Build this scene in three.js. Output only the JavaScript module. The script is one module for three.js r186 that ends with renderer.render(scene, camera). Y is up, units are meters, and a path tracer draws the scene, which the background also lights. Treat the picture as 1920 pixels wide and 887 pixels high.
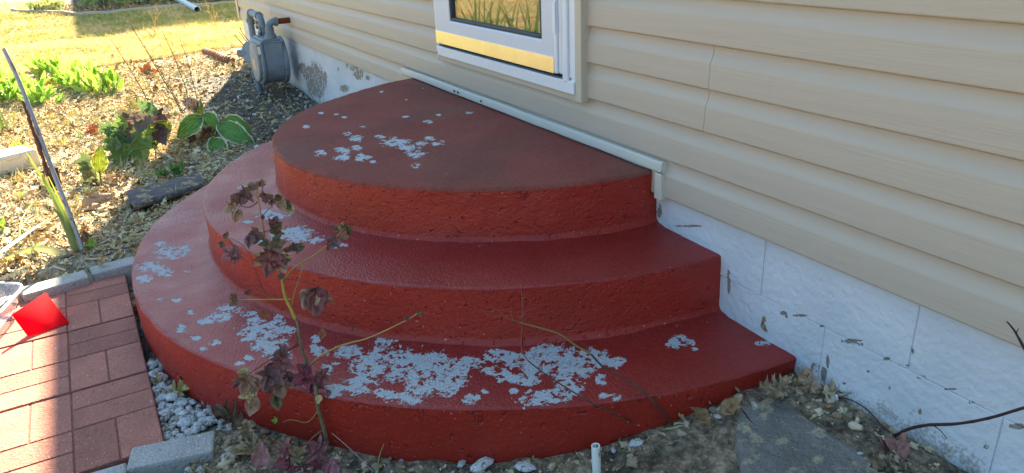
import * as THREE from 'three';
import { mergeGeometries, mergeVertices } from 'three/addons/utils/BufferGeometryUtils.js';
import { RoundedBoxGeometry } from 'three/addons/geometries/RoundedBoxGeometry.js';
import { createNoise2D, createNoise3D } from 'simplex-noise';

// ------------------------------------------------------------------ camera, sky, sun, exposure
const scene = new THREE.Scene();
const camera = new THREE.PerspectiveCamera(35.293, 1024 / 473, 0.05, 600);
const CP = new THREE.Vector3(2.4661, 1.17537, 1.34858);
const RT = new THREE.Vector3(0.490075, -0.040854, -0.870722), UPV = new THREE.Vector3(-0.319808, 0.920817, -0.223204), FW = new THREE.Vector3(-0.810894, -0.38785, -0.438204);
camera.position.copy(CP);
camera.quaternion.setFromRotationMatrix(new THREE.Matrix4().makeBasis(RT, UPV, FW.clone().negate()));
const EXPOSURE = 8, SUN_I = 5, SKY_S = 0.125;
const SUN = new THREE.Vector3(-Math.cos(0.3316) * Math.cos(0.5248), Math.sin(0.5248), -Math.sin(0.3316) * Math.cos(0.5248));   // towards the sun: low, behind the house and to the left
const renderer = new THREE.WebGLRenderer({ antialias: true });
renderer.setSize(1024, 473);
renderer.toneMapping = THREE.LinearToneMapping;
renderer.toneMappingExposure = EXPOSURE;
renderer.shadowMap.enabled = true;
{
  const W = 512, H = 256, d = new Float32Array(W * H * 4), v = new THREE.Vector3();
  for (let j = 0; j < H; j++) for (let i = 0; i < W; i++) {
    const a = ((i + 0.5) / W - 0.5) * 2 * Math.PI, e = ((j + 0.5) / H - 0.5) * Math.PI, o = (j * W + i) * 4;
    v.set(Math.cos(a) * Math.cos(e), Math.sin(e), Math.sin(a) * Math.cos(e));
    const up = Math.max(0, v.y), k = Math.pow(1 - up, 3.2), c = v.dot(SUN), glow = 1.15 * Math.exp((c - 1) * 4) + 1.6 * Math.exp((c - 1) * 40);
    let r = 0.35 + 0.48 * k, g = 0.75 + 0.5 * k, b = 1.3 + 0.4 * k;
    r += glow; g += glow * 0.96; b += glow * 0.95;
    if (v.y < 0) { r = 0.5; g = 0.46; b = 0.36; }
    d[o] = r; d[o + 1] = g; d[o + 2] = b; d[o + 3] = 1;
  }
  const t = new THREE.DataTexture(d, W, H, THREE.RGBAFormat, THREE.FloatType);
  t.mapping = THREE.EquirectangularReflectionMapping; t.magFilter = THREE.LinearFilter; t.needsUpdate = true;
  scene.background = t; scene.environment = t; scene.backgroundIntensity = SKY_S; scene.environmentIntensity = SKY_S;
}
const sun = new THREE.DirectionalLight(new THREE.Color().setRGB(1, 0.85, 0.6), SUN_I);
sun.target.position.set(-3, 0, 1); sun.position.copy(SUN).multiplyScalar(40).add(sun.target.position);
sun.castShadow = true; sun.shadow.radius = 1.2; sun.shadow.mapSize.set(4096, 4096);
Object.assign(sun.shadow.camera, { left: -16, right: 16, top: 16, bottom: -16, near: 1, far: 90 });
scene.add(sun, sun.target);

// ------------------------------------------------------------------ helpers
function rng(s) { return () => { s = (s + 0x6d2b79f5) | 0; let t = Math.imul(s ^ (s >>> 15), 1 | s); t = (t + Math.imul(t ^ (t >>> 7), 61 | t)) ^ t; return ((t ^ (t >>> 14)) >>> 0) / 4294967296; }; }
const n2 = createNoise2D(rng(11)), n3 = createNoise3D(rng(12));
const V = (x, y, z) => new THREE.Vector3(x, y, z);
const clamp = THREE.MathUtils.clamp, lerp = THREE.MathUtils.lerp, sst = THREE.MathUtils.smoothstep;
const fbm = (x, y, o = 4) => { let s = 0, a = 0.5, f = 1; for (let i = 0; i < o; i++) { s += a * n2(x * f, y * f); a *= 0.5; f *= 2.03; } return s; };
const fbm3 = (x, y, z, o = 3) => { let s = 0, a = 0.5, f = 1; for (let i = 0; i < o; i++) { s += a * n3(x * f, y * f, z * f); a *= 0.5; f *= 2.03; } return s; };
// a surveyed point of the photograph (1920 x 887) turned into a place: on the level y, on the plane z or x, or at a distance
const ray = (px, py) => FW.clone().addScaledVector(RT, (px - 960) / 1394.17).addScaledVector(UPV, -(py - 443.5) / 1394.17);
const onY = (px, py, y) => { const d = ray(px, py); return d.multiplyScalar((y - CP.y) / d.y).add(CP); };
const onZ = (px, py, z) => { const d = ray(px, py); return d.multiplyScalar((z - CP.z) / d.z).add(CP); };
const onX = (px, py, x) => { const d = ray(px, py); return d.multiplyScalar((x - CP.x) / d.x).add(CP); };
const atD = (px, py, dep) => ray(px, py).multiplyScalar(dep).add(CP);
const depthOf = (p) => p.clone().sub(CP).dot(FW);

const used = {};
function numbered(n) { const k = used[n] = (used[n] ?? -1) + 1; return k ? n + '_' + String(k).padStart(3, '0') : n; }
function shade(o) { o.traverse((m) => { if (m.isMesh) { m.castShadow = true; m.receiveShadow = true; } }); return o; }
function tag(o, label, category, group, kind) {
  o.userData.label = label; o.userData.category = category;
  if (group) o.userData.group = group;
  if (kind) o.userData.kind = kind;
  return o;
}
function thing(name, label, category, pos = [0, 0, 0], group) {
  const o = new THREE.Group(); o.name = numbered(name); o.position.set(...pos); scene.add(o);
  return tag(o, label, category, group);
}
function mesh(name, g, m, parent = scene) {
  const o = new THREE.Mesh(g, m); o.name = parent === scene ? numbered(name) : name; o.castShadow = o.receiveShadow = true; parent.add(o); return o;
}
function inst(name, g, m, count, fill, label, category, kind = 'stuff') {
  const o = new THREE.InstancedMesh(g, m, count), M = new THREE.Matrix4(), q = new THREE.Quaternion(), e = new THREE.Euler(), p = V(), s = V(), c = new THREE.Color();
  for (let i = 0; i < count; i++) { fill(i, p, e, s, c); q.setFromEuler(e); o.setMatrixAt(i, M.compose(p, q, s)); o.setColorAt(i, c); }
  o.name = numbered(name); o.castShadow = o.receiveShadow = true; scene.add(o);
  return tag(o, label, category, null, kind);
}
const C = (r, g, b) => new THREE.Color().setRGB(r, g, b);
const S = (css) => new THREE.Color(css);
const std = (o) => new THREE.MeshStandardMaterial(o);
const phys = (o) => new THREE.MeshPhysicalMaterial(o);

// textures: value noise on a wrapping lattice, so that tiles repeat without seams
const perm = new Uint8Array(512); { const r = rng(5), a = [...Array(256).keys()]; for (let i = 255; i > 0; i--) { const j = (r() * (i + 1)) | 0; [a[i], a[j]] = [a[j], a[i]]; } for (let i = 0; i < 512; i++) perm[i] = a[i & 255]; }
function vn(x, y, px, py, s = 0) {
  const ix = Math.floor(x), iy = Math.floor(y), fx = x - ix, fy = y - iy, u = fx * fx * (3 - 2 * fx), v = fy * fy * (3 - 2 * fy);
  const x0 = ((ix % px) + px) % px, x1 = (x0 + 1) % px, y0 = ((iy % py) + py) % py, y1 = (y0 + 1) % py;
  const h = (a, b) => perm[(perm[(a + s) & 255] + b) & 255] / 255;
  return lerp(lerp(h(x0, y0), h(x1, y0), u), lerp(h(x0, y1), h(x1, y1), u), v);
}
function vf(u, v, px, py, o, s = 0) { let a = 0.5, t = 0, n = 0; for (let i = 0; i < o; i++) { t += a * vn(u * px, v * py, px, py, s + i * 17); n += a; a *= 0.55; px *= 2; py *= 2; } return t / n; }
function tex(W, H, f, srgb, rep) {
  const d = new Uint8Array(W * H * 4), c = [0, 0, 0, 255];
  for (let j = 0; j < H; j++) for (let i = 0; i < W; i++) { c[3] = 255; f((i + 0.5) / W, (j + 0.5) / H, c); const o = (j * W + i) * 4; for (let k = 0; k < 4; k++) d[o + k] = clamp(c[k], 0, 255); }
  const t = new THREE.DataTexture(d, W, H); t.magFilter = THREE.LinearFilter; t.minFilter = THREE.LinearMipmapLinearFilter; t.generateMipmaps = true;
  t.wrapS = t.wrapT = rep === false ? THREE.ClampToEdgeWrapping : THREE.RepeatWrapping;
  if (srgb) t.colorSpace = THREE.SRGBColorSpace;
  t.needsUpdate = true; return t;
}
// the cell that a point falls in, on a jittered lattice: paint lets go in such flakes
const vor = (x, y, s, seed, o) => { x /= s; y /= s; const ix = Math.floor(x), iy = Math.floor(y); let best = 9; for (let b = -1; b <= 1; b++) for (let a = -1; a <= 1; a++) { const cx = ix + a, cy = iy + b, h1 = perm[(perm[(cx + seed) & 255] + cy) & 255], h2 = perm[(h1 + 57 + cy) & 255], px = cx + 0.08 + 0.84 * h1 / 255, py = cy + 0.08 + 0.84 * h2 / 255, d = (px - x) ** 2 + (py - y) ** 2; if (d < best) { best = d; o[0] = px * s; o[1] = py * s; o[2] = perm[(h2 + 101) & 255] / 255; } } return o; };
const grey = (c, v) => { c[0] = c[1] = c[2] = v * 255; };

// geometry
function setUV(g, f) { const p = g.attributes.position, n = g.attributes.normal, u = new Float32Array(p.count * 2); for (let i = 0; i < p.count; i++) { const r = f(p.getX(i), p.getY(i), p.getZ(i), n.getX(i), n.getY(i), n.getZ(i)); u[i * 2] = r[0]; u[i * 2 + 1] = r[1]; } g.setAttribute('uv', new THREE.BufferAttribute(u, 2)); return g; }
const boxUV = (g, k = 1, ox = 0, oy = 0) => setUV(g, (x, y, z, a, b, c) => (Math.abs(b) > 0.6 ? [x * k + ox, z * k + oy] : Math.abs(a) > 0.6 ? [z * k + ox, y * k + oy] : [x * k + ox, y * k + oy]));
function rbox(w, h, d, r = 0.004, seg = 2) { return boxUV(new RoundedBoxGeometry(w, h, d, seg, Math.min(r, w / 2.01, h / 2.01, d / 2.01))); }
const rb2 = (x0, x1, y0, y1, z0, z1, r = 0.003) => rbox(x1 - x0, y1 - y0, z1 - z0, r).translate((x0 + x1) / 2, (y0 + y1) / 2, (z0 + z1) / 2);
function paint(g, f) { const p = g.attributes.position, a = new Float32Array(p.count * 3), c = new THREE.Color(); for (let i = 0; i < p.count; i++) { f(c, p.getX(i), p.getY(i), p.getZ(i), i); a.set([c.r, c.g, c.b], i * 3); } g.setAttribute('color', new THREE.BufferAttribute(a, 3)); return g; }
function grid(nu, nv, f, uvf) {   // f(u, v) -> [x, y, z]
  const p = [], uv = [], ix = [];
  for (let j = 0; j <= nv; j++) for (let i = 0; i <= nu; i++) { const u = i / nu, v = j / nv; p.push(...f(u, v, i, j)); uv.push(...(uvf ? uvf(u, v, p.slice(-3)) : [u, v])); }
  for (let j = 0; j < nv; j++) for (let i = 0; i < nu; i++) { const a = j * (nu + 1) + i, b = a + 1, c = a + nu + 1, d = c + 1; ix.push(a, b, d, a, d, c); }
  const g = new THREE.BufferGeometry(); g.setAttribute('position', new THREE.Float32BufferAttribute(p, 3)); g.setAttribute('uv', new THREE.Float32BufferAttribute(uv, 2)); g.setIndex(ix); g.computeVertexNormals(); return g;
}
function tube(pts, r0, r1 = r0, seg = 6, per = 5, bump = 0, sd = 0) {
  const c = new THREE.CatmullRomCurve3(pts), n = Math.max(2, (pts.length - 1) * per), F = c.computeFrenetFrames(n, false);
  const g = grid(seg, n, (u, v, i, j) => { const P = c.getPointAt(v), a = u * Math.PI * 2, r = lerp(r0, r1, v) * (1 + bump * n3(P.x * 90 + sd, P.y * 90, P.z * 90 + (i % seg) * 0.4)); return P.addScaledVector(F.normals[j], Math.cos(a) * r).addScaledVector(F.binormals[j], Math.sin(a) * r).toArray(); });
  const tip = c.getPointAt(1), base = g.attributes.position.count, p = [...g.attributes.position.array, ...tip.toArray()], ix = [...g.index.array];
  for (let i = 0; i < seg; i++) ix.push(n * (seg + 1) + i, n * (seg + 1) + i + 1, base);
  const o = new THREE.BufferGeometry(); o.setAttribute('position', new THREE.Float32BufferAttribute(p, 3)); o.setAttribute('uv', new THREE.Float32BufferAttribute([...g.attributes.uv.array, 0.5, 1], 2)); o.setIndex(ix); o.computeVertexNormals(); return o;
}
function merge(list) { return mergeGeometries(list.map((g) => { const h = g.index ? g.toNonIndexed() : g; for (const k of Object.keys(h.attributes)) if (!['position', 'normal', 'uv', 'color'].includes(k)) h.deleteAttribute(k); return h; })); }
function stone(seed, det = 2, rough = 0.25, flat = 0.7) {
  let g = new THREE.IcosahedronGeometry(1, det); g.deleteAttribute('normal'); g.deleteAttribute('uv'); g = mergeVertices(g, 1e-4);
  const p = g.attributes.position, v = V();
  for (let i = 0; i < p.count; i++) { v.fromBufferAttribute(p, i); const k = 1 + rough * n3(v.x * 0.9 + seed * 7, v.y * 0.9, v.z * 0.9) + rough * 0.35 * n3(v.x * 2.6, v.y * 2.6 + seed, v.z * 2.6); v.multiplyScalar(k); v.y *= flat; p.setXYZ(i, v.x, v.y, v.z); }
  g.computeVertexNormals(); return setUV(g, (x, y, z) => [x * 0.5 + 0.5, z * 0.5 + 0.5]);
}
// a leaf: base at the origin, tip along +Y, face towards +Z; rings of an outline, folded and curled
const MAPLE = [[0.05, 0.02], [0.2, -0.05], [0.3, 0.05], [0.46, 0.12], [0.38, 0.24], [0.52, 0.36], [0.66, 0.55], [0.5, 0.54], [0.42, 0.5], [0.27, 0.52], [0.28, 0.68], [0.17, 0.84], [0, 1.06]];
const OAK = [[0.02, 0.02], [0.05, 0.1], [0.16, 0.17], [0.24, 0.27], [0.2, 0.29], [0.1, 0.28], [0.12, 0.35], [0.26, 0.42], [0.37, 0.56], [0.29, 0.54], [0.13, 0.5], [0.12, 0.57], [0.24, 0.68], [0.3, 0.82], [0.22, 0.79], [0.12, 0.75], [0.13, 0.84], [0.15, 0.93], [0.07, 0.9], [0, 1.06]];
const OVAL = [[0.05, 0.02], [0.2, 0.1], [0.31, 0.25], [0.34, 0.42], [0.3, 0.6], [0.2, 0.78], [0.1, 0.92], [0, 1.02]];
function leaf(out, o = {}) {
  const { roll = 0, fold = 0.3, curl = 0.4, twist = 0, rip = 0.06, seed = 0, ctr = 0.38, c0 = C(0.2, 0.05, 0.04), c1 = C(0.3, 0.15, 0.08), spots = 0, width = 1 } = o;
  const L = [...out.map(([x, y]) => [x * width, y]), ...out.slice(0, -1).reverse().map(([x, y]) => [-x * width, y])], N = L.length, R = [0, 0.3, 0.55, 0.8, 1];
  const g = grid(N, R.length - 1, (u, v, i, j) => {
    const q = L[i % N], t = R[j]; let x = q[0] * t, y = ctr + (q[1] - ctr) * t;
    let z = fold * Math.abs(x) + roll * x * x * 2 + rip * n2(x * 5 + seed, y * 5) + rip * 0.5 * n2(x * 11 - seed, y * 11);
    z += twist * x * y; const a = curl * y, s = Math.abs(curl) > 0.01 ? Math.sin(a) / curl : y, c = Math.abs(curl) > 0.01 ? (1 - Math.cos(a)) / curl : 0;
    return [x, s + z * -Math.sin(a), c + z * Math.cos(a)];
  }, (u, v) => { const q = L[Math.round(u * N) % N], t = R[Math.round(v * (R.length - 1))]; return [0.5 + q[0] * t * 0.5, ctr + (q[1] - ctr) * t]; });
  const uv = g.attributes.uv;
  return paint(g, (c, x, y, z, i) => { const k = clamp(0.5 + 0.9 * n2(uv.getX(i) * 5 + seed * 3, uv.getY(i) * 4) + spots * n2(uv.getX(i) * 15, uv.getY(i) * 15 + seed), 0, 1); c.copy(c0).lerp(c1, k); });
}
function place(o, p, dir, face, size) {   // +Y of the leaf along dir, its face roughly towards `face`
  const y = dir.clone().normalize(), x = y.clone().cross(face).normalize(), z = x.clone().cross(y);
  o.position.copy(p); o.quaternion.setFromRotationMatrix(new THREE.Matrix4().makeBasis(x, y, z)); o.scale.setScalar(size); return o;
}

// ------------------------------------------------------------------ ground
const CZ = -0.015;
const ell = (a, b, t) => 1 / Math.sqrt((Math.cos(t) / a) ** 2 + (Math.sin(t) / b) ** 2);
const STEP = [   // radius along angle t (0 = right end at the wall, pi = left end), top, bottom
  { r: (t) => ell(0.872, 0.9, t) + 0.075 * sst(t, 2.55, 3.14), top: 0.505, bot: 0.34 },
  { r: (t) => ell(1.145, 1.1556, t), top: 0.34, bot: 0.167 },
  { r: (t) => ell(1.415, 1.4144, t), top: 0.167, bot: -0.06 },
];
function gh(x, z) {
  let y = 0.012 + 0.014 * n2(x * 0.9, z * 0.9);
  y += 0.03 * Math.exp(-((z / 0.6) ** 2)) * sst(-x, 1, 2.6);                         // soil banked against the wall on the left
  const mound = 0.124 * Math.exp(-((Math.max(0, z - 0.03) / 0.44) ** 2)) * sst(x, 0.95, 1.42) * (1 - 0.25 * sst(x, 1.65, 2.4));
  y += mound;
  const front = sst(x, 0.72, 0.86) * (1 - sst(z, 1.9, 2.6));                         // bare dirt in front of the steps
  y += front * -0.008;
  const path = sst(x, -0.68, -0.6) * (1 - sst(x, 0.8, 0.86)) * sst(z, 1.36, 1.41) * (1 - sst(z, 2.5, 2.7));
  const pit = sst(x, -0.5, -0.3) * (1 - sst(x, 0.66, 0.72)) * sst(z, 0.95, 1.1) * (1 - sst(z, 1.4, 1.44));
  y = lerp(y, -0.045, path); y = lerp(y, -0.022, pit * (1 - path));
  const near = sst(-x, -3, -2) * sst(9 + x, 0, 2);
  const rough = (x < -6.3 ? 0.004 : 0.011) * near * (1 - 0.7 * path);
  y += rough * (fbm(x * 7, z * 7, 3) * 1.1 + 0.8 * Math.abs(n2(x * 17, z * 17)) + 0.5 * n2(x * 41, z * 41));
  if (x < -9 || z > 5) y += 0.03 * n2(x * 0.25, z * 0.25);
  return y;
}
const onG = (px, py) => { let p = onY(px, py, 0.02); for (let i = 0; i < 4; i++) p = onY(px, py, gh(p.x, p.z)); return p; };
{
  const axis = (a, b, st, far, n) => { const o = [], L = []; for (let i = 1; i <= n; i++) L.push(a - (far - st) * Math.pow(i / n, 3.2) - st * i); o.push(...L.reverse()); for (let x = a; x <= b + 1e-6; x += st) o.push(x); for (let i = 1; i <= n; i++) o.push(b + (far - st) * Math.pow(i / n, 3.2) + st * i); return o; };
  const xs = axis(-6.4, 2.5, 0.024, 180, 46), zs = axis(-0.03, 2.6, 0.024, 180, 46);
  const g = grid(xs.length - 1, zs.length - 1, (u, v, i, j) => [xs[i], gh(xs[i], zs[zs.length - 1 - j]), zs[zs.length - 1 - j]], (u, v, p) => [p[0] / 0.9, p[2] / 0.9]);
  const lawnA = C(0.64, 0.48, 0.18), lawnB = C(0.36, 0.34, 0.08), tan = C(0.7, 0.57, 0.36), soil = C(0.17, 0.14, 0.105), dirt = C(0.5, 0.36, 0.215), dk = C(0.16, 0.12, 0.08);
  paint(g, (c, x, y, z) => {
    const lawn = Math.max(sst(-x, 6.2, 6.8), sst(z, 2.7, 3.2)), k = fbm(x * 0.8, z * 0.8, 3);
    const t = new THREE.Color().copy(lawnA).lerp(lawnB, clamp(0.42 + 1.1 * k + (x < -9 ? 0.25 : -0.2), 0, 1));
    c.copy(tan).lerp(dk, clamp(0.1 + 0.5 * fbm(x * 6, z * 6, 3), 0, 0.5));
    c.lerp(soil, Math.max((1 - sst(z, 0.5, 1.0)) * sst(x, -5.2, -4.3), sst(x, -0.4, 0.1)));
    if (x > 0.6) { c.lerp(dirt, sst(x, 0.6, 0.8) * 0.9); c.lerp(dk, clamp(0.35 + fbm(x * 9 + 4, z * 9, 3) * 1.3, 0, 0.75)); }
    c.lerp(t, lawn);
    const bed = sst(-x, 12.7, 13) * (1 - sst(z, 1.4, 2.2)); c.lerp(soil, bed);
    const far = sst(Math.hypot(x, z), 20, 60); c.lerp(lawnB, far * 0.7);
  });
  const gm = tex(1024, 1024, (u, v, c) => { const a = vf(u, v, 9, 9, 6, 3), b = vf(u, v, 60, 60, 3, 40), s = vf(u, v, 150, 150, 2, 90); grey(c, 0.44 + 0.55 * a + 0.75 * (b - 0.5) + (s > 0.78 ? 0.3 : s < 0.2 ? -0.2 : 0)); }, true);
  const gb = tex(1024, 1024, (u, v, c) => grey(c, 0.5 * vf(u, v, 24, 24, 4, 7) + 0.5 * vf(u, v, 90, 90, 3, 77)));
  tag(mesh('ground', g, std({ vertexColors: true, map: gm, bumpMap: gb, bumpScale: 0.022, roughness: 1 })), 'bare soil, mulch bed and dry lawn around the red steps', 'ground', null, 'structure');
}

// ------------------------------------------------------------------ house: block foundation, lap siding, storm door, roof
const house = thing('house', 'beige sided house on a white painted block foundation with a white storm door', 'house', [0, 0, 0]);
const HX0 = -5.34, HX1 = 6.2, EAVE = 2.76;
{
  // paint of the foundation, one map for the stretch left of the steps and one for the right
  const patchL = [[590, 150, 18, 32], [584, 140, 16, 18], [566, 128, 8, 10], [600, 175, 8, 10], [578, 138, 10, 12], [664, 128, 9, 6], [672, 140, 10, 10], [690, 146, 5, 5], [650, 124, 3, 5], [646, 166, 9, 7], [634, 130, 2, 4], [608, 150, 5, 18], [545, 165, 4, 8]];
  const patchR = [[1469, 588, 7, 4], [1474, 593, 3, 4], [1528, 690, 9, 10], [1545, 702, 6, 14], [1552, 676, 3, 14], [1597, 640, 24, 4], [1610, 646, 12, 3], [1664, 673, 8, 3], [1628, 697, 3, 2], [1668, 730, 2, 5], [1703, 684, 6, 4], [1711, 658, 3, 6], [1730, 708, 14, 4], [1822, 755, 8, 3], [1850, 838, 6, 4], [1908, 800, 16, 6], [1583, 719, 3, 2], [1725, 773, 3, 6], [1540, 612, 4, 2], [1500, 592, 14, 2], [1780, 730, 12, 2], [1236, 395, 5, 14], [1366, 530, 3, 24], [1290, 424, 26, 2]];
  const blobs = (L) => L.map(([px, py, rx, ry]) => { const c = onZ(px, py, 0), a = onZ(px + rx, py, 0).sub(c), b = onZ(px, py + ry, 0).sub(c), det = a.x * b.y - b.x * a.y; return [c.x, c.y, b.y / det, -b.x / det, -a.y / det, a.x / det, a.length() + b.length()]; });
  const va = [0, 0, 0], make = (x0, x1, L, dirty) => {
    const B = blobs(L), y0 = -0.1, y1 = 0.5, W = 2048, H = 420, cm = new Float32Array(W * H);
    const map = tex(W, H, (u, v, c) => {
      const x = lerp(x0, x1, u), y = lerp(y0, y1, v); let f = -9;
      for (const b of B) { const dx = x - b[0], dy = y - b[1]; if (Math.abs(dx) > b[6] * 1.6 || Math.abs(dy) > b[6] * 1.6) continue; const p = dx * b[2] + dy * b[3], q = dx * b[4] + dy * b[5]; f = Math.max(f, 1 - p * p - q * q); }
      
      let peel = false; if (f > -1.2) { const wx = x + 0.004 * n2(x * 70, y * 70), wy = y + 0.004 * n2(x * 70 + 5, y * 70), A = vor(wx, wy, 0.016, 3, va), hA = A[2], Bc = vor(wx, wy, 0.0055, 90, va); peel = 0.8 * Math.min(f, 0.45) + 0.5 * fbm(Bc[0] * 20, Bc[1] * 14, 3) + 0.42 * (hA - 0.5) + 0.5 * (Bc[2] - 0.5) > 0.14; }
      cm[Math.min(H - 1, (v * H) | 0) * W + Math.min(W - 1, (u * W) | 0)] = peel ? 0 : 1;
      const m = fbm(x * 3, y * 5, 3);
      if (peel) { const g = 0.5 + 0.25 * n2(x * 60, y * 60) + 0.2 * n2(x * 190, y * 190); c[0] = 108 + 40 * g; c[1] = 102 + 38 * g; c[2] = 94 + 34 * g; }
      else { const sp = n2(x * 70 + 9, y * 70); c[0] = 194 + 10 * m; c[1] = 200 + 9 * m; c[2] = 203 + 8 * m; if (sp > 0.975) { c[0] = 165; c[1] = 160; c[2] = 152; } }
      // soil splashed up from the ground, in grains
      const low = y - gh(x, 0.02), sp2 = fbm(x * 14 + 3, y * 14, 4) + 0.6 * n2(x * 90, y * 90), s = dirty * 0.15 * (0.65 + 0.8 * fbm(x * 1.7 + 8, 2, 2));
      if (low < s && sp2 > -0.85 + 1.7 * (low / s)) { const k = (0.12 + 0.5 * clamp(sp2 + 0.3, 0, 1) * (1 - low / s)); c[0] = lerp(c[0], 92, k); c[1] = lerp(c[1], 80, k); c[2] = lerp(c[2], 62, k); }
    }, true, false);
    const bump = tex(W, H, (u, v, c) => { const x = lerp(x0, x1, u), y = lerp(y0, y1, v); grey(c, 0.45 * cm[Math.min(H - 1, (v * H) | 0) * W + Math.min(W - 1, (u * W) | 0)] + 0.3 + 0.35 * fbm(x * 30, y * 30, 4) + 0.12 * fbm(x * 6, y * 8, 2)); }, false, false);
    return { m: std({ map, bumpMap: bump, bumpScale: 0.004, roughness: 0.62 }), x0, x1, y0, y1 };
  };
  const TL = make(-3.9, -0.8, patchL, 1.0), TR = make(0.85, 2.5, patchR, 0.55);
  const found = new THREE.Group(); found.name = 'foundation'; house.add(found);
  const uvw = (g, T) => setUV(g, (x, y) => [(x - T.x0) / (T.x1 - T.x0), (y - T.y0) / (T.y1 - T.y0)]);
  const rows = [[0.276, 0.479, 1.288], [0.073, 0.276, 1.485], [-0.13, 0.073, 1.288]];
  rows.forEach(([y0, y1, xs], ri) => {
    for (let n = -17; n < 12; n++) {
      let a = xs + n * 0.4064, b = a + 0.4064; if (b < HX0 + 0.05 || a > HX1) continue;
      a = Math.max(a, HX0 + 0.02); b = Math.min(b, HX1 - 0.02);
      const jig = 0.001 * n2(n * 3.1, ri * 7), gap = 0.001;
      const g = new RoundedBoxGeometry(b - a - gap * 2, y1 - y0 - gap * 2, 0.19, 2, 0.0022).translate((a + b) / 2, (y0 + y1) / 2, -0.095 + jig);
      const T = (a + b) / 2 < -0.5 ? TL : TR; mesh('concrete_block', uvw(g, T), T.m, found);
    }
  });
  for (const [x0, x1, T] of [[HX0 + 0.01, -0.6, TL], [-0.6, HX1 - 0.02, TR]]) mesh('mortar', uvw(new THREE.BoxGeometry(x1 - x0, 0.6, 0.18).translate((x0 + x1) / 2, 0.178, -0.0928), T), T.m, found);

  // siding: one mesh per course and length, with the cove and grained face of the panel as its profile
  const sb = tex(1024, 256, (u, v, c) => { const face = sst(v, 0.03, 0.1) * (1 - sst(v, 0.56, 0.62)); const g = vf(u, v, 4, 46, 4, 8) * 0.65 + 0.35 * vf(u, v, 11, 100, 2, 31); grey(c, lerp(0.5, g, face) + 0.06 * (vf(u, v, 2, 3, 2, 60) - 0.5)); });
  const sc = tex(512, 128, (u, v, c) => { const g = vf(u, v, 6, 10, 4, 21), s = vf(u, v, 60, 16, 2, 12), q = 0; c[0] = 178 + 8 * (g - 0.5) + q; c[1] = 166 + 8 * (g - 0.5) + q; c[2] = 148 + 7 * (g - 0.5) + q; }, true);
  const sid = std({ map: sc, bumpMap: sb, bumpScale: 0.0007, roughness: 0.5 });
  const prof = [[-0.0005, 0.004], [-0.0012, 0.0145], [0.001, 0.0175], [0.004, 0.0185], [0.03, 0.0178], [0.062, 0.0168], [0.068, 0.0155], [0.076, 0.012], [0.086, 0.0085], [0.098, 0.0062], [0.118, 0.0052]];
  const Y0 = 0.4394, EX = 0.1102;
  const course = (k, x0, x1, dz) => {
    const n = Math.max(2, Math.round((x1 - x0) / 0.12)), oy = k * 0.37;
    const f = (u, j) => { const x = lerp(x0, x1, u), w = 0.0011 * n2(x * 0.9, k * 3.3) + 0.0004 * n2(x * 4, k * 9); return [x, Y0 + k * EX + prof[j][0] + w * 0.6, prof[j][1] + dz + w]; };
    const g = grid(n, prof.length - 1, (u, v, i, j) => f(u, j), (u, v, p) => [p[0] / 1.3 + oy, clamp((p[1] - Y0 - k * EX) / EX, 0, 1.05)]);
    mesh('siding_panel', g, sid, house);
    const end = grid(prof.length - 1, 1, (u, v, i, j) => { const q = f(1, i); return j ? q : [q[0], q[1], 0.001]; }); mesh('siding_panel', end, sid, house).name = 'siding_end';
  };
  const cuts = { 0: [[0.378], [-3.3]], 1: [[-3.9]], 2: [[1.047]], 3: [[1.055]], 4: [[2.9]], 5: [[-2.6], [3.3]] };
  const DL = -0.578, DR = 0.543;   // the door trim interrupts the courses
  for (let k = 0; Y0 + k * EX < EAVE - 0.06; k++) {
    const spans = k < 2 || k > 20 ? [[HX0, HX1]] : [[HX0, DL + 0.004], [DR - 0.004, HX1]];
    const cs = (cuts[k] ?? [[-3.2 + (k * 1.37) % 3], [2.4 + (k * 0.9) % 2]]).map((a) => a[0]).sort((a, b) => a - b);
    for (const [a, b] of spans) { let x = a, lap = 0; for (const c of cs.filter((c) => c > a + 0.1 && c < b - 0.1)) { course(k, x, c + 0.02, 0.0011 - lap); lap = lap ? 0 : 0.0011; x = c; } course(k, x, b, 0.0011 - lap); }
  }
  const trim = std({ color: S('#b9b09c'), roughness: 0.5 }), trimW = std({ color: S('#c4c0b2'), roughness: 0.45 });
  // the body behind the panels, gable roof, corner boards
  const core = merge([new THREE.BoxGeometry(HX1 - HX0 - 0.02, EAVE - 0.46, 6.99).translate((HX0 + HX1) / 2, EAVE / 2 + 0.225, -3.502), new THREE.BoxGeometry(HX1 - HX0 - 0.04, 0.7, 6.6).translate((HX0 + HX1) / 2, 0.1, -3.5)]);
  mesh('wall', core, std({ color: S('#cfc3a8'), roughness: 0.8 }), house);
  const rs = new THREE.Shape([[0.1, EAVE], [0.1, EAVE + 0.05], [-3.5, EAVE + 1.5], [-7.1, EAVE + 0.05], [-7.1, EAVE]].map((p) => new THREE.Vector2(...p)));
  mesh('roof', new THREE.ExtrudeGeometry(rs, { depth: HX1 - HX0 + 0.04, bevelEnabled: false }).rotateY(-Math.PI / 2).translate(HX1 + 0.02, 0, 0).scale(1, 1, 1), std({ color: S('#4a4340'), roughness: 0.95 }), house);
  mesh('corner_board', merge([rb2(HX0 - 0.024, HX0 - 0.006, 0.435, EAVE, -0.06, 0.03), rb2(HX0 - 0.006, HX0 + 0.05, 0.435, EAVE, 0.019, 0.03)]), trim, house);

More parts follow.
